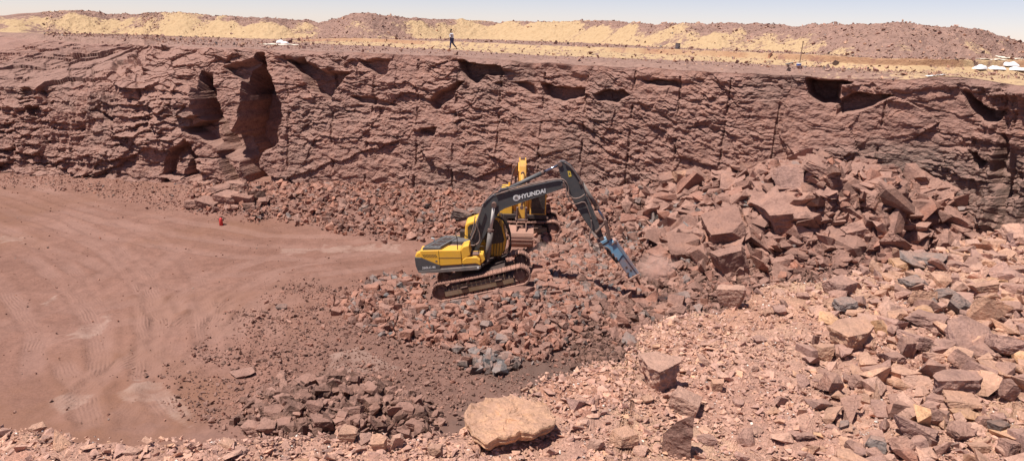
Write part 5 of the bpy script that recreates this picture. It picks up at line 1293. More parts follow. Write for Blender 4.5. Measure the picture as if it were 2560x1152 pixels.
# arm
yA0, yA1 = 36.66, 37.02
arm_px = [(1397, 424), (1395, 409), (1402, 403), (1412, 403), (1428, 414), (1440, 430), (1454, 452), (1467, 490), (1480, 517), (1493, 548), (1509, 592), (1501, 599), (1478, 574), (1459, 548), (1439, 515), (1427, 492), (1406, 456)]
ar = MB().prism(Y(arm_px, yA0), yA0, yA1).build('arm', M['grey_paint'], EX, 0.025)
MB().prism(Y([(1402, 404), (1412, 404), (1428, 415), (1440, 431), (1454, 453), (1467, 491), (1493, 549), (1489, 550), (1462, 491), (1449, 455), (1436, 434), (1425, 419), (1411, 408.5)], yA0 - 0.015), yA0 - 0.015, yA0 + 0.01).build('seam', M['hood'], ar)
MB().prism(Y([(1419, 428.5), (1426, 427.5), (1429, 441), (1422, 442.5)], yA0 - 0.012), yA0 - 0.012, yA0 + 0.01).build('sticker', M['sticker'], ar)
MB().prism(Y([(1421.5, 432), (1424.8, 431.5), (1426, 437), (1422.8, 437.6)], yA0 - 0.016), yA0 - 0.016, yA0).build('sticker_mark', M['hood'], ar)
for a, b, r_ in ((1400, 411, 0.11), (1411, 462, 0.14), (1452, 456, 0.10), (1491, 580, 0.10), (1504, 596, 0.12)):
    c = P1(a, b, yA0); MB().cyl(c - (0, 0.06, 0), c + (0, yA1 - yA0 + 0.06, 0), r_, 18).build('pin', M['steel'], ar)
cylinder('hammer_cylinder', P1(1453, 455, 36.84), P1(1514, 554, 36.84), 0.66, 0.10, 0.055, M['belt'], M['chrome'])
for yy in (36.58, 37.08):
    MB().cyl(P1(1491, 581, yy), P1(1514, 554, yy), 0.065, 8).build('link', M['steel'], EX)
    MB().cyl(P1(1514, 554, yy), P1(1524, 598, yy), 0.085, 8).build('link', M['steel'], EX)
c = P1(1514, 554, 36.5); MB().cyl(c, c + (0, 0.7, 0), 0.075, 14).build('link_pin', M['steel'], EX)
# hydraulic hammer
yH0, yH1 = 36.58, 37.10
hm_ = MB().prism(Y([(1501, 605), (1518, 596), (1529, 605), (1536, 600), (1553, 619), (1562, 634), (1554, 641), (1546, 654), (1538, 650), (1519, 627), (1505, 613)], yH0), yH0, yH1)
HM = hm_.build('hammer', M['blue'], EX, 0.03)
MB().prism(Y([(1554, 641), (1562, 634), (1596, 683), (1592, 690), (1577, 697), (1560, 676), (1546, 654)], yH0), yH0 + 0.03, yH1 - 0.03).build('hammer_housing', M['bluedust'], HM, 0.03)
MB().prism(Y([(1533, 601), (1540, 600), (1553, 618), (1599, 684), (1595, 687), (1549, 624)], yH0 - 0.03), yH0 - 0.02, yH1 + 0.02).build('side_rail', M['bluedust'], HM, 0.01)
MB().prism(Y([(1518, 622), (1528, 632), (1546, 652), (1543, 660), (1530, 646), (1517, 630)], yH0 - 0.01), yH0 - 0.012, yH0 + 0.05).build('side_opening', M['black'], HM)
MB().prism(Y([(1505, 611), (1521, 602), (1523, 605), (1507, 614.5)], yH0 - 0.012), yH0 - 0.014, yH0 + 0.02).build('bracket_slot', M['black'], HM)
MB().prism(Y([(1529, 611), (1540, 603), (1541.5, 605), (1530, 614)], yH0 - 0.06), yH0 - 0.06, yH1 + 0.06).build('cross_plate', M['steel'], HM)
MB().prism(Y([(1572, 699), (1598, 684), (1600, 688), (1574, 703)], yH0 - 0.08), yH0 - 0.08, yH1 + 0.08).build('nose_plate', M['bucket'], HM)
for a, b in ((1501, 611), (1521, 594), (1532, 636), (1540, 645)):
    c = P1(a, b, yH0); MB().cyl(c - (0, 0.07, 0), c + (0, 0.75, 0), 0.10 if b < 620 else 0.06, 14).build('pin', M['steel'], HM)
for a, b in ((1566, 668), (1577, 675), (1570, 683), (1583, 690), (1579, 662)):
    c = P1(a, b, yH0 + 0.03); MB().cyl(c - (0, 0.012, 0), c + (0, 0.02, 0), 0.055, 12).build('bolt', M['steel'], HM)
MB().cyl(P1(1587, 688, 36.84), P1(1600, 711, 36.84), 0.08, 14, 0.045).build('chisel', M['steel'], HM, smooth_shade=True)
# hoses
def hose(pts, y, r=0.028, par=EX): return MB().tube(Y(pts, y), r, 8).build('hose', M['hose'], par, smooth_shade=True)
hose([(1240, 487), (1280, 474), (1340, 459), (1395, 448), (1412, 452), (1421, 468), (1423, 485), (1434, 496), (1450, 494), (1462, 486)], 36.58, 0.034)
hose([(1236, 484), (1280, 470), (1340, 456), (1393, 446)], 36.66, 0.03)
hose([(1408, 454), (1416, 470), (1418, 490), (1428, 506), (1440, 510), (1458, 505), (1466, 512), (1478, 545)], 36.56, 0.028)
hose([(1412, 407), (1428, 419), (1441, 437), (1455, 460), (1466, 483), (1478, 510)], 36.60, 0.024)
hose([(1478, 550), (1479, 570), (1474, 590), (1478, 607), (1492, 617), (1512, 617), (1522, 622), (1527, 630)], 36.55, 0.03)
hose([(1206, 514), (1198, 540), (1193, 560), (1199, 585), (1198, 604), (1185, 613), (1172, 612)], 36.50, 0.032)
hose([(1194, 545), (1190, 570), (1182, 590), (1176, 606), (1180, 622)], 36.54, 0.03)
hose([(1208, 510), (1230, 484), (1252, 466), (1270, 467)], 36.60, 0.026)
hose([(1188, 540), (1184, 565), (1176, 590)], 36.56, 0.026)

# ================================================================ second excavator, facing the camera behind the first
def local2(o):
    return lambda p: np.array((o[0], o[1], o[2])) + np.asarray(p, float)
c2 = on_z(np.float64(1306), np.float64(585), 0.6); c2 = np.array((c2[0], 47.6, float(floor_z(c2[0], 47.6)) - 0.12))
X2 = empty('excavator', tuple(c2), 'older all-yellow excavator facing the camera with lowered bucket, behind the grey boom', 'excavator')
a2, b2 = c2 + (-1.85, 0, 0.45), c2 + (1.85, 0, 0.50)
crawler(X2, a2 + (0, -1.3, 0), b2 + (0, -1.3, 0), c2[1] - 1.6, c2[1] - 1.0, 0.43)
crawler(X2, a2 + (0, 1.3, 0), b2 + (0, 1.3, 0), c2[1] + 1.0, c2[1] + 1.6, 0.43, outward=1)
B2 = lambda c, h: MB().box(c2 + np.array(c, float), h)
B2((0, 0, 0.62), (0.9, 1.0, 0.2)).build('undercarriage', M['black'], X2, 0.03)
MB().cyl(c2 + (0, 0, 0.8), c2 + (0, 0, 1.05), 0.7, 28).build('swing_bearing', M['steel'], X2)
B2((0, 0.9, 1.18), (1.40, 2.3, 0.13)).build('deck', M['black'], X2, 0.03)
B2((0, 2.6, 1.75), (1.42, 0.5, 0.55)).build('counterweight', M['yellow'], X2, 0.12)
B2((0.0, 1.25, 1.75), (1.40, 0.9, 0.50)).build('engine_cover', M['yellow'], X2, 0.06)
B2((-1.05, -0.35, 1.62), (0.38, 0.85, 0.38)).build('tank_box', M['yellow'], X2, 0.05)
for k_ in range(4): B2((-0.55, -0.9, 1.4 + 0.09 * k_), (0.35, 0.02, 0.02)).build('valve_bank', M['black'], X2)
MB().cyl(c2 + (-0.9, 1.4, 2.2), c2 + (-0.9, 1.4, 2.75), 0.07, 14).build('exhaust_pipe', M['yellow'], X2)
cb2 = B2((0.90, -0.45, 2.05), (0.50, 0.85, 0.82)).build('cab', M['yellow_worn'], X2, 0.06)
B2((0.90, -1.305, 2.25), (0.42, 0.012, 0.55)).build('windscreen', M['glass'], cb2)
B2((0.90, -1.31, 1.53), (0.42, 0.012, 0.14)).build('lower_window', M['glass'], cb2)
B2((0.395, -0.45, 2.2), (0.012, 0.6, 0.5)).build('side_window', M['glass'], cb2)
B2((1.405, -0.45, 2.2), (0.012, 0.6, 0.5)).build('side_window', M['glass'], cb2)
B2((0.90, -1.33, 1.70), (0.44, 0.012, 0.02)).build('window_bar', M['black'], cb2)
B2((0.80, -1.0, 1.95), (0.20, 0.12, 0.28)).build('seat', M['belt'], cb2, 0.05)
B2((0.90, -0.45, 2.90), (0.53, 0.88, 0.035)).build('roof', M['yellow'], cb2, 0.02)
B2((1.0, -1.1, 1.10), (0.55, 0.25, 0.05)).build('step_plate', M['steel'], X2)
MB().tube([c2 + (-1.38, -1.1, 1.3), c2 + (-1.38, -1.1, 2.4), c2 + (-1.30, -0.9, 2.5), c2 + (-1.3, -0.3, 2.5)], 0.022, 8).build('handrail', M['yellow'], X2)
zq = lambda z_: z_ if z_ < 1.9 else 1.9 + (z_ - 1.9) * 0.80
def side2(name, prof, x0, x1, mat, bev=0.02, par=X2):
    prof = [(f_, zq(z_)) for f_, z_ in prof]
    """profile in the machine's (forward, up) plane, forward = towards the camera (-y)"""
    n_ = len(prof); vs = [c2 + np.array((x0, -f_, z_)) for f_, z_ in prof] + [c2 + np.array((x1, -f_, z_)) for f_, z_ in prof]
    m_ = MB().add(vs, [tuple(range(n_)), tuple(range(2 * n_ - 1, n_ - 1, -1))] + [(i + n_, (i + 1) % n_ + n_, (i + 1) % n_, i) for i in range(n_)])
    o = m_.build(name, mat, par, bev)
    bm = bmesh.new(); bm.from_mesh(o.data); bmesh.ops.recalc_face_normals(bm, faces=bm.faces); bm.to_mesh(o.data); bm.free()
    return o
xb = -0.13
bo2 = side2('boom', [(0.3, 1.3), (0.1, 1.9), (0.9, 4.2), (1.6, 5.15), (2.2, 5.40), (3.1, 5.25), (3.25, 4.95), (3.1, 4.75), (2.2, 4.80), (1.7, 4.4), (1.15, 3.3), (0.75, 1.5)], xb - 0.25, xb + 0.25, M['yellow'])
for sg_ in (-1, 1):
    side2('fork_plate', [(2.0, 5.35), (2.05, 5.72), (2.3, 5.74), (2.45, 5.35)], xb + sg_ * 0.17 - 0.03, xb + sg_ * 0.17 + 0.03, M['yellow'], 0.0, bo2)
    o = cylinder('boom_cylinder', c2 + (xb + sg_ * 0.38, -1.0, 1.45), c2 + (xb + sg_ * 0.38, -1.55, zq(4.3)), 0.62, 0.12, 0.07, M['yellow_worn'], M['steel'], X2)
side2('boom_guard', [(1.2, 4.2), (1.3, 5.0), (1.9, 5.1), (1.7, 4.2)], xb - 0.62, xb - 0.30, M['bucket'], 0.03)
MB().tube([c2 + (xb - 0.60, -1.4, 1.9), c2 + (xb - 0.68, -1.8, zq(3.2)), c2 + (xb - 0.55, -2.1, zq(4.6)), c2 + (xb - 0.35, -2.4, zq(5.2))], 0.04, 8).build('hose', M['hose'], X2)
MB().tube([c2 + (xb + 0.35, -2.6, zq(5.0)), c2 + (xb + 0.42, -3.2, zq(4.4)), c2 + (xb + 0.33, -3.4, zq(3.6))], 0.035, 8).build('hose', M['hose'], X2)
ar2 = side2('arm', [(2.75, 5.55), (3.1, 5.75), (3.5, 5.35), (3.75, 4.6), (4.1, 2.6), (4.15, 1.75), (3.95, 1.65), (3.75, 2.5), (3.2, 4.4), (2.9, 4.75)], xb - 0.20, xb + 0.20, M['yellow_worn'])
cylinder('arm_cylinder', c2 + (xb, -1.7, zq(5.5)), c2 + (xb, -2.9, zq(5.75)), 0.7, 0.11, 0.06, M['yellow'], M['chrome'], X2)
cylinder('bucket_cylinder', c2 + (xb, -3.75, zq(4.9)), c2 + (xb, -4.45, zq(2.6)), 0.6, 0.11, 0.06, M['yellow_worn'], M['steel'], X2)
for sg_ in (-1, 1):
    MB().cyl(c2 + (xb + sg_ * 0.25, -4.45, zq(2.6)), c2 + (xb + sg_ * 0.25, -4.40, 1.75), 0.07, 8).build('link', M['steel'], X2)
    MB().cyl(c2 + (xb + sg_ * 0.25, -4.45, zq(2.6)), c2 + (xb + sg_ * 0.25, -3.95, zq(2.2)), 0.06, 8).build('link', M['steel'], X2)
    side2('bucket_ear', [(3.85, 1.15), (3.85, 1.75), (4.05, 1.85), (4.35, 1.85), (4.6, 1.15)], xb + sg_ * 0.27 - 0.03, xb + sg_ * 0.27 + 0.03, M['bucket'], 0.0)
for f_, z_ in ((4.05, 1.72), (4.40, 1.72)):
    MB().cyl(c2 + (xb - 0.36, -f_, z_), c2 + (xb + 0.36, -f_, z_), 0.07, 14).build('pin', M['steel'], X2)
bk = side2('bucket', [(3.55, 1.20), (4.35, 1.22), (4.70, 1.0), (4.85, 0.65), (4.72, 0.28), (4.35, 0.08), (3.75, 0.06), (3.6, 0.12), (4.2, 0.22), (4.5, 0.5), (4.45, 0.85), (4.2, 1.08), (3.55, 1.12)], xb - 0.68, xb + 0.68, M['bucket'], 0.02)
for sg_ in (-1, 1): side2('side_plate', [(3.5, 1.22), (4.36, 1.24), (4.72, 1.02), (4.87, 0.65), (4.74, 0.26), (4.35, 0.06), (3.6, 0.05)], xb + sg_ * 0.68 - 0.03, xb + sg_ * 0.68 + 0.03, M['bucket'], 0.0, bk)
for k_ in range(5): side2('tooth', [(3.75, 0.02), (3.4, 0.06), (3.4, 0.10), (3.75, 0.16)], xb - 0.6 + 0.3 * k_ - 0.05, xb - 0.6 + 0.3 * k_ + 0.05, M['steel'], 0.0, bk)
for k_ in range(3): MB().box(c2 + (xb, -4.86 + 0.02 * abs(k_ - 1), 0.45 + 0.2 * k_), (0.64, 0.02, 0.03)).build('wear_strip', M['bucket'], bk)
# ================================================================ small things
M['red'] = mat_paint('red_enamel', (0.62, 0.035, 0.035), 0.35, dirt=0.12)
M['sack'] = mat_paint('white_woven_plastic', (0.80, 0.80, 0.82), 0.6, dirt=0.10, dust=(0.55, 0.42, 0.32), scale=6)
M['sheet'] = mat_paint('pale_sheet', (0.72, 0.66, 0.56), 0.7, dirt=0.25, dust=(0.60, 0.42, 0.28))
M['oil_drum'] = mat_paint('dark_drum_paint', (0.07, 0.075, 0.09), 0.5, dirt=0.3)
M['pail'] = mat_paint('white_pail_plastic', (0.78, 0.79, 0.80), 0.4, dirt=0.06)
M['lid_blue'] = mat_paint('blue_pail_print', (0.06, 0.12, 0.42), 0.4, dirt=0.06)
M['wood'] = mat_paint('weathered_stick', (0.22, 0.14, 0.10), 0.8, dirt=0.3)
M['shirt'] = mat_paint('white_cotton', (0.82, 0.83, 0.85), 0.85, dirt=0.02)
M['shirt_grey'] = mat_paint('grey_cotton', (0.20, 0.24, 0.30), 0.85, dirt=0.02)
M['jeans'] = mat_paint('blue_denim', (0.035, 0.05, 0.13), 0.85, dirt=0.08)
M['skin'] = mat_paint('brown_skin', (0.14, 0.065, 0.04), 0.55, dirt=0.0)
M['hair'] = mat_paint('black_hair', (0.015, 0.012, 0.011), 0.6, dirt=0.0)
M['shoe_leather'] = mat_paint('dusty_shoe', (0.12, 0.10, 0.10), 0.7, dirt=0.4)

# fire extinguisher
g = hit_floor(553, 563)
FE = empty('fire_extinguisher', tuple(g), 'red fire extinguisher with black valve standing on the pit floor', 'extinguisher')
b_ = MB()
rings = [(0.0, 0.10), (0.02, 0.118), (0.40, 0.118), (0.47, 0.10), (0.52, 0.05), (0.55, 0.035)]
def lathe(mb, c, rings, n=20):
    vs = [np.array(c) + (r_ * math.cos(t), r_ * math.sin(t), z_) for z_, r_ in rings for t in np.arange(n) * 2 * math.pi / n]
    fs = [tuple(range(n - 1, -1, -1)), tuple(range((len(rings) - 1) * n, len(rings) * n))] + [(i * n + j, i * n + (j + 1) % n, (i + 1) * n + (j + 1) % n, (i + 1) * n + j) for i in range(len(rings) - 1) for j in range(n)]
    return mb.add(vs, fs)
lathe(b_, g - (0, 0, 0.02), rings).build('cylinder_body', M['red'], FE, smooth_shade=True)
MB().box(g + (0.02, 0, 0.56), (0.09, 0.02, 0.02)).build('lever', M['black'], FE)
MB().cyl(g + (0, 0, 0.52), g + (0, 0, 0.60), 0.03, 12).build('valve', M['steel'], FE)
MB().tube([g + (0.03, 0, 0.55), g + (0.14, -0.02, 0.58), g + (0.19, -0.02, 0.48), g + (0.17, -0.02, 0.40)], 0.018, 8).build('hose', M['black'], FE)
MB().cyl(g + (0.17, -0.02, 0.42), g + (0.165, -0.02, 0.32), 0.03, 12, 0.045).build('nozzle', M['black'], FE)

# sacks
def sack(px_, py_, w, d, h, yaw, label, seed, slump=0.0, lift=0.0, name='sack', mat='sack', group='white sacks on the far rim'):
    rng = np.random.default_rng(seed)
    gx = plateau_at(px_, py_); h *= 0.62
    bm = bmesh.new(); bmesh.ops.create_grid(bm, x_segments=22, y_segments=16, size=1.0)
    top = np.array([v_.co[:] for v_ in bm.verts]); F_ = [[x.index for x in f_.verts] for f_ in bm.faces]; bm.free()
    ex, ey = top[:, 0], top[:, 1]
    r_ = np.clip((1 - np.abs(ex) ** 3.0) * (1 - np.abs(ey) ** 2.6), 0, 1) ** 0.45
    n_ = fbm(ex * 1.7 + seed, ey * 1.7, oct=4)
    pinch = 1 - 0.10 * np.abs(ex) * (1 - np.abs(ey))
    up_ = np.stack([ex * w / 2, ey * d / 2 * pinch, h * r_ * (1 + 0.30 * n_ + slump * ex) + 0.01], -1)
    lo2 = np.stack([ex * w / 2, ey * d / 2 * pinch, -0.04 * r_], -1)
    V_ = np.concatenate([up_, lo2]); n0 = len(up_)
    F2 = F_ + [[i + n0 for i in reversed(f_)] for f_ in F_]
    ca, sa = math.cos(yaw), math.sin(yaw); V_ = V_ @ np.array(((ca, sa, 0), (-sa, ca, 0), (0, 0, 1)))
    me = bpy.data.meshes.new(name); me.from_pydata([tuple(p) for p in V_], [], F2); me.update()
    me.polygons.foreach_set('use_smooth', np.ones(len(F2), bool))
    o = link(name, me, M[mat], loc=tuple(gx + (0, 0, lift)))
    return tag(o, label, 'sack', group)
sack(2449, 173, 0.85, 0.60, 0.36, 0.5, 'leftmost white sack of the group at the far rim corner, standing apart', 1, 0.35)
sack(2491, 174, 1.00, 0.60, 0.30, -0.15, 'white sack lying in the middle of the group at the far rim corner', 2, -0.1)
sack(2525, 165, 0.95, 0.65, 0.36, 0.1, 'topmost white sack of the group, furthest from the rim edge', 3, 0.0)
sack(2543, 176, 0.95, 0.60, 0.30, -0.45, 'rightmost white sack of the group at the far rim corner', 4, -0.2)
SH = []
def sheet(px_, py_, w, d, yaw, label, seed, mat='sheet'):
    gx = plateau_at(px_, py_)
    rng = np.random.default_rng(seed)
    n1, n2 = 26, 12
    u_, v_ = np.meshgrid(np.linspace(-1, 1, n1), np.linspace(-1, 1, n2))
    ca, sa = math.cos(yaw), math.sin(yaw)
    lx = u_ * w / 2 * (1 - 0.25 * v_ ** 2 * np.sign(u_ + 0.01)); ly = v_ * d / 2 * (1 - 0.3 * u_ ** 2)
    x_, y_ = lx * ca - ly * sa, lx * sa + ly * ca
    z_ = np.array([plateau_z(gx[0] + a, gx[1] + b) for a, b in zip(x_.ravel(), y_.ravel())]).reshape(x_.shape) - gx[2] + 0.035 + 0.05 * (0.5 + fbm(x_ * 2 + seed, y_ * 2, oct=3))
    V_ = np.stack([x_, y_, z_], -1).reshape(-1, 3); F_ = grid_faces(n2, n1)
    me = mesh_np('plastic_sheet', V_, F_, True)
    o = link('plastic_sheet', me, M[mat], loc=tuple(gx))
    s_ = o.modifiers.new('thickness', 'SOLIDIFY'); s_.thickness = 0.015
    return tag(o, label, 'sheet')
sheet(2482, 151, 1.9, 0.9, 0.1, 'long pale sheet lying on the sand bank above the white sacks', 5)
sheet(2528, 148, 1.6, 0.8, -0.1, 'shorter pale sheet right beside the long one on the sand bank', 6)
sheet(2343, 191, 1.0, 0.5, -0.1, 'small flat white sheet lying on the far rim edge left of the sacks', 7, 'sack')
sack(700, 108, 0.75, 0.55, 0.40, 0.3, 'white sack in the small refuse heap on the left of the far rim', 11, 0.2, group='refuse on the far rim')
sack(712, 110, 0.70, 0.5, 0.30, -0.3, 'lower white sack touching the other in the left refuse heap', 12, 0.1, group='refuse on the far rim')
sheet(706, 113, 3.2, 1.3, 0.05, 'rumpled tan sheet spread under the refuse heap on the far rim', 13)
gx = plateau_at(722, 108)
o = boulder(640, 560, 1, 1, 'brown', 'floor', 'dark brown bundle beside the white sacks of the refuse heap', None, name='bundle', cat='bundle', sub=3, blocky=0.2)
o.location = tuple(gx); o.scale = (26, 22, 24)
P_ = np.array([v_.co[:] for v_ in o.data.vertices]); sc_ = 0.75 / (P_[:, 0].max() - P_[:, 0].min()); o.scale = (sc_, sc_, sc_ * 0.75)
# pail, stake, drum
g = plateau_at(1996, 172)
PA = empty('pail', tuple(g), 'small white pail with blue print standing at the far rim edge', 'pail')
lathe(MB(), g, [(0.0, 0.125), (0.30, 0.150), (0.30, 0.158), (0.33, 0.158)]).build('pail_body', M['pail'], PA, smooth_shade=True)
lathe(MB(), g, [(0.20, 0.1445), (0.285, 0.1515)]).build('print_band', M['lid_blue'], PA)
lathe(MB(), g, [(0.33, 0.150), (0.345, 0.150)]).build('lid', M['pail'], PA)
g = plateau_at(1999, 158)
o = MB().cyl((0, 0, -0.1), (0.07, 0, 1.55), 0.035, 8, 0.03)
st = bpy.data.meshes.new('stake'); st.from_pydata(o.v, [], o.f)
ST = empty('marker_stake', tuple(g), 'thin wooden stake standing upright behind the white pail', 'stake')
MB().cyl(g + (0, 0, -0.1), g + (0.08, 0, 1.50), 0.038, 8, 0.030).build('shaft', M['wood'], ST)
MB().box(g + (0.08, 0, 1.46), (0.04, 0.04, 0.05)).build('tip', M['wood'], ST)
g = plateau_at(1694, 123)
DR = empty('drum', tuple(g), 'small dark metal drum standing on the sand bank behind the rim', 'drum')
lathe(MB(), g, [(0.0, 0.20), (0.02, 0.205), (0.14, 0.205), (0.16, 0.215), (0.18, 0.205), (0.30, 0.205), (0.32, 0.215), (0.34, 0.205), (0.46, 0.205), (0.48, 0.21)]).build('drum_body', M['oil_drum'], DR)
lathe(MB(), g, [(0.455, 0.19), (0.47, 0.19)]).build('drum_lid', M['lid_blue'], DR)
MB().box(g + (0.05, -0.205, 0.3), (0.09, 0.006, 0.06)).build('drum_label', M['belt'], DR)
g = plateau_at(1973, 161)
MBs = MB().box(g + (0, 0, 0.06), (0.28, 0.15, 0.035), np.array(((0.97, 0, -0.24), (0, 1, 0), (0.24, 0, 0.97))))
sl = empty('stone_slab', tuple(g), 'thin tilted grey stone slab lying left of the white pail', 'slab'); MBs.build('slab_body', M['belt'], sl, 0.03)

# ---------------------------------------------------------------- the walking person (seen from the side, walking left)
g = plateau_at(1129, 124)
PE = empty('person', tuple(g), 'person in white shirt and dark jeans walking left along the far rim', 'person')
def skin_mesh(name, joints, edges, mat, parent, sub=2):
    me = bpy.data.meshes.new(name)
    me.from_pydata([j[:3] for j in joints], edges, []); me.update()
    o = link(name, me, mat, parent)
    sk = o.modifiers.new('skin', 'SKIN'); sk.use_smooth_shade = True
    if not me.skin_vertices: 
        bpy.context.view_layer.objects.active = o
    for v_, j in zip(me.skin_vertices[0].data, joints):
        v_.radius = (j[3], j[4] if len(j) > 4 else j[3]); v_.use_root = False
    me.skin_vertices[0].data[0].use_root = True
    sb = o.modifiers.new('subdivision', 'SUBSURF'); sb.levels = sub; sb.render_levels = sub
    return o
# x: forward is negative (walks to the left), y: camera side negative
body = [(0.02, 0, 0.93, 0.13, 0.15), (0.0, 0, 1.10, 0.125, 0.155), (-0.02, 0, 1.28, 0.13, 0.18), (-0.03, 0, 1.42, 0.09, 0.14), (-0.05, 0, 1.50, 0.055), (-0.08, 0, 1.57, 0.075, 0.07), (-0.085, 0, 1.66, 0.095, 0.08), (-0.075, 0, 1.73, 0.07, 0.06),
        (-0.03, -0.18, 1.40, 0.06), (0.05, -0.22, 1.16, 0.045), (-0.16, -0.21, 1.00, 0.036), (-0.22, -0.20, 0.96, 0.035),
        (-0.03, 0.18, 1.40, 0.06), (0.10, 0.22, 1.15, 0.045), (0.15, 0.21, 0.92, 0.036), (0.16, 0.20, 0.85, 0.035),
        (0.02, -0.09, 0.88, 0.10), (-0.10, -0.09, 0.50, 0.065), (-0.12, -0.09, 0.10, 0.042), (-0.13, -0.09, 0.05, 0.04), (-0.24, -0.09, 0.03, 0.032),
        (0.02, 0.09, 0.88, 0.10), (0.12, 0.09, 0.50, 0.065), (0.42, 0.09, 0.16, 0.042), (0.45, 0.09, 0.11, 0.04), (0.38, 0.09, 0.03, 0.032)]
be = [(0, 1), (1, 2), (2, 3), (3, 4), (4, 5), (5, 6), (6, 7), (3, 8), (8, 9), (9, 10), (10, 11), (3, 12), (12, 13), (13, 14), (14, 15), (0, 16), (16, 17), (17, 18), (18, 19), (19, 20), (0, 21), (21, 22), (22, 23), (23, 24), (24, 25)]
skin_mesh('body', body, be, M['skin'], PE)
grow = lambda idx, k_: [tuple(body[i][:3]) + tuple(r_ * k_ + 0.006 for r_ in body[i][3:]) for i in idx]
sh = grow([0, 1, 2, 3, 8, 12], 1.28) + [(0.02, -0.21, 1.27, 0.08), (0.04, 0.21, 1.27, 0.08)]
skin_mesh('shirt', sh, [(0, 1), (1, 2), (2, 3), (3, 4), (3, 5), (4, 6), (5, 7)], M['shirt'], PE)
jn = grow([0, 16, 17, 18, 21, 22, 23], 1.22)
skin_mesh('jeans', jn, [(0, 1), (1, 2), (2, 3), (0, 4), (4, 5), (5, 6)], M['jeans'], PE)
hd = [(-0.07, 0, 1.70, 0.085, 0.082), (-0.05, 0, 1.76, 0.07, 0.07), (-0.005, 0, 1.66, 0.06, 0.075), (-0.13, 0, 1.745, 0.04, 0.05)]
skin_mesh('hair', hd, [(0, 1), (0, 2), (1, 3)], M['hair'], PE)
fc = [(-0.155, 0, 1.665, 0.014), (-0.185, 0, 1.645, 0.016), (-0.165, 0, 1.635, 0.012)]
skin_mesh('nose', fc, [(0, 1), (1, 2)], M['skin'], PE, 1)
for sg_ in (-1, 1):
    lathe(MB(), np.array(g) + (-0.155, sg_ * 0.035, 1.675), [(0, 0.008), (0.012, 0.012), (0.022, 0.006)], 8).build('eye', M['hair'], PE)
    skin_mesh('ear', [(-0.07, sg_ * 0.085, 1.68, 0.018), (-0.065, sg_ * 0.088, 1.64, 0.014)], [(0, 1)], M['skin'], PE, 1)
    fx0, fy0, fz0 = (-0.24, -0.20, 0.945) if sg_ < 0 else (0.165, 0.20, 0.835)
    for k_, (dx_, dy_) in enumerate(((-0.02, 0.02), (-0.01, 0.008), (0.005, -0.006), (0.018, -0.018))):
        skin_mesh('finger', [(fx0 + dx_, fy0 + dy_, fz0, 0.010), (fx0 + dx_ * 1.4 - 0.02, fy0 + dy_, fz0 - 0.04 - 0.006 * (k_ % 3), 0.009), (fx0 + dx_ * 1.2 - 0.045, fy0 + dy_ * 0.8, fz0 - 0.065, 0.008)], [(0, 1), (1, 2)], M['skin'], PE, 1)
    skin_mesh('thumb', [(fx0 - 0.01, fy0 - sg_ * 0.02, fz0 + 0.02, 0.011), (fx0 - 0.045, fy0 - sg_ * 0.03, fz0 - 0.01, 0.009)], [(0, 1)], M['skin'], PE, 1)
for a, b, c_ in (((-0.11, -0.09, 0.055), (-0.20, -0.09, 0.045), (-0.28, -0.09, 0.035)), ((0.47, 0.09, 0.13), (0.42, 0.09, 0.06), (0.37, 0.09, 0.03))):
    skin_mesh('shoe', [(*a, 0.055, 0.05), (*b, 0.05, 0.05), (*c_, 0.035, 0.045)], [(0, 1), (1, 2)], M['shoe_leather'], PE)

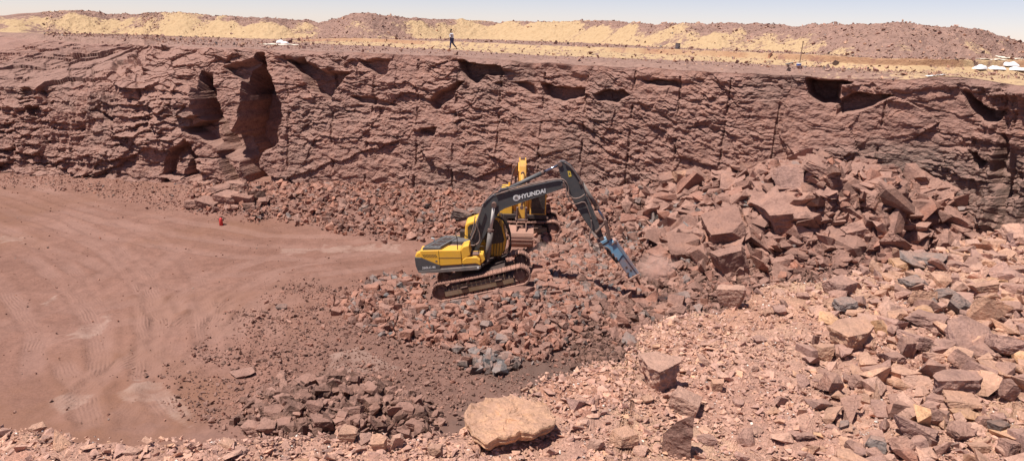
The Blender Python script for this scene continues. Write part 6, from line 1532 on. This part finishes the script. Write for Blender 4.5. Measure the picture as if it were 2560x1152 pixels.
# ================================================================ dust thrown up by the hammer and by the bucket
def dust_cloud(c, r, dens_, seed, col_):
    D0, F0 = ICO[3]
    q_ = D0 * 1.3 + seed
    Pq = D0 * (1 + 0.35 * fbm(q_[:, 0], q_[:, 1], q_[:, 2], oct=3))[:, None] * np.array(r)
    me = mesh_np('dust_cloud', Pq, F0, True)
    m = bpy.data.materials.new('red_dust'); m.use_nodes = True; t = m.node_tree; t.nodes.clear()
    out = t.nodes.new('ShaderNodeOutputMaterial'); v_ = t.nodes.new('ShaderNodeVolumePrincipled')
    tc = t.nodes.new('ShaderNodeTexCoord'); ln = t.nodes.new('ShaderNodeVectorMath'); ln.operation = 'LENGTH'
    dv = t.nodes.new('ShaderNodeVectorMath'); dv.operation = 'DIVIDE'; dv.inputs[1].default_value = r
    t.links.new(tc.outputs['Object'], dv.inputs[0]); t.links.new(dv.outputs[0], ln.inputs[0])
    mr = t.nodes.new('ShaderNodeMapRange'); mr.inputs[1].default_value = 1.0; mr.inputs[2].default_value = 0.1; mr.inputs[3].default_value = 0.0; mr.inputs[4].default_value = 1.0
    t.links.new(ln.outputs['Value'], mr.inputs[0])
    nz = t.nodes.new('ShaderNodeTexNoise'); nz.inputs['Scale'].default_value = 1.8; nz.inputs['Detail'].default_value = 4
    t.links.new(tc.outputs['Object'], nz.inputs['Vector'])
    m2 = t.nodes.new('ShaderNodeMapRange'); m2.inputs[1].default_value = 0.35; m2.inputs[2].default_value = 0.65
    t.links.new(nz.outputs['Fac'], m2.inputs[0])
    a_ = t.nodes.new('ShaderNodeMath'); a_.operation = 'MULTIPLY'; t.links.new(mr.outputs[0], a_.inputs[0]); t.links.new(m2.outputs[0], a_.inputs[1])
    b2_ = t.nodes.new('ShaderNodeMath'); b2_.operation = 'MULTIPLY'; b2_.inputs[1].default_value = dens_; t.links.new(a_.outputs[0], b2_.inputs[0])
    t.links.new(b2_.outputs[0], v_.inputs['Density']); v_.inputs['Color'].default_value = (*col_, 1)
    t.links.new(v_.outputs[0], out.inputs['Volume'])
    o = link('dust_cloud', me, m, loc=tuple(c))
    return tag(o, kind='stuff')
dust_cloud(P1(1640, 668, 36.6), (1.1, 0.8, 0.85), 3.2, 3.0, (0.98, 0.72, 0.62))
dust_cloud(P1(1352, 628, 43.0), (1.0, 0.9, 0.6), 1.5, 8.0, (0.98, 0.78, 0.68))
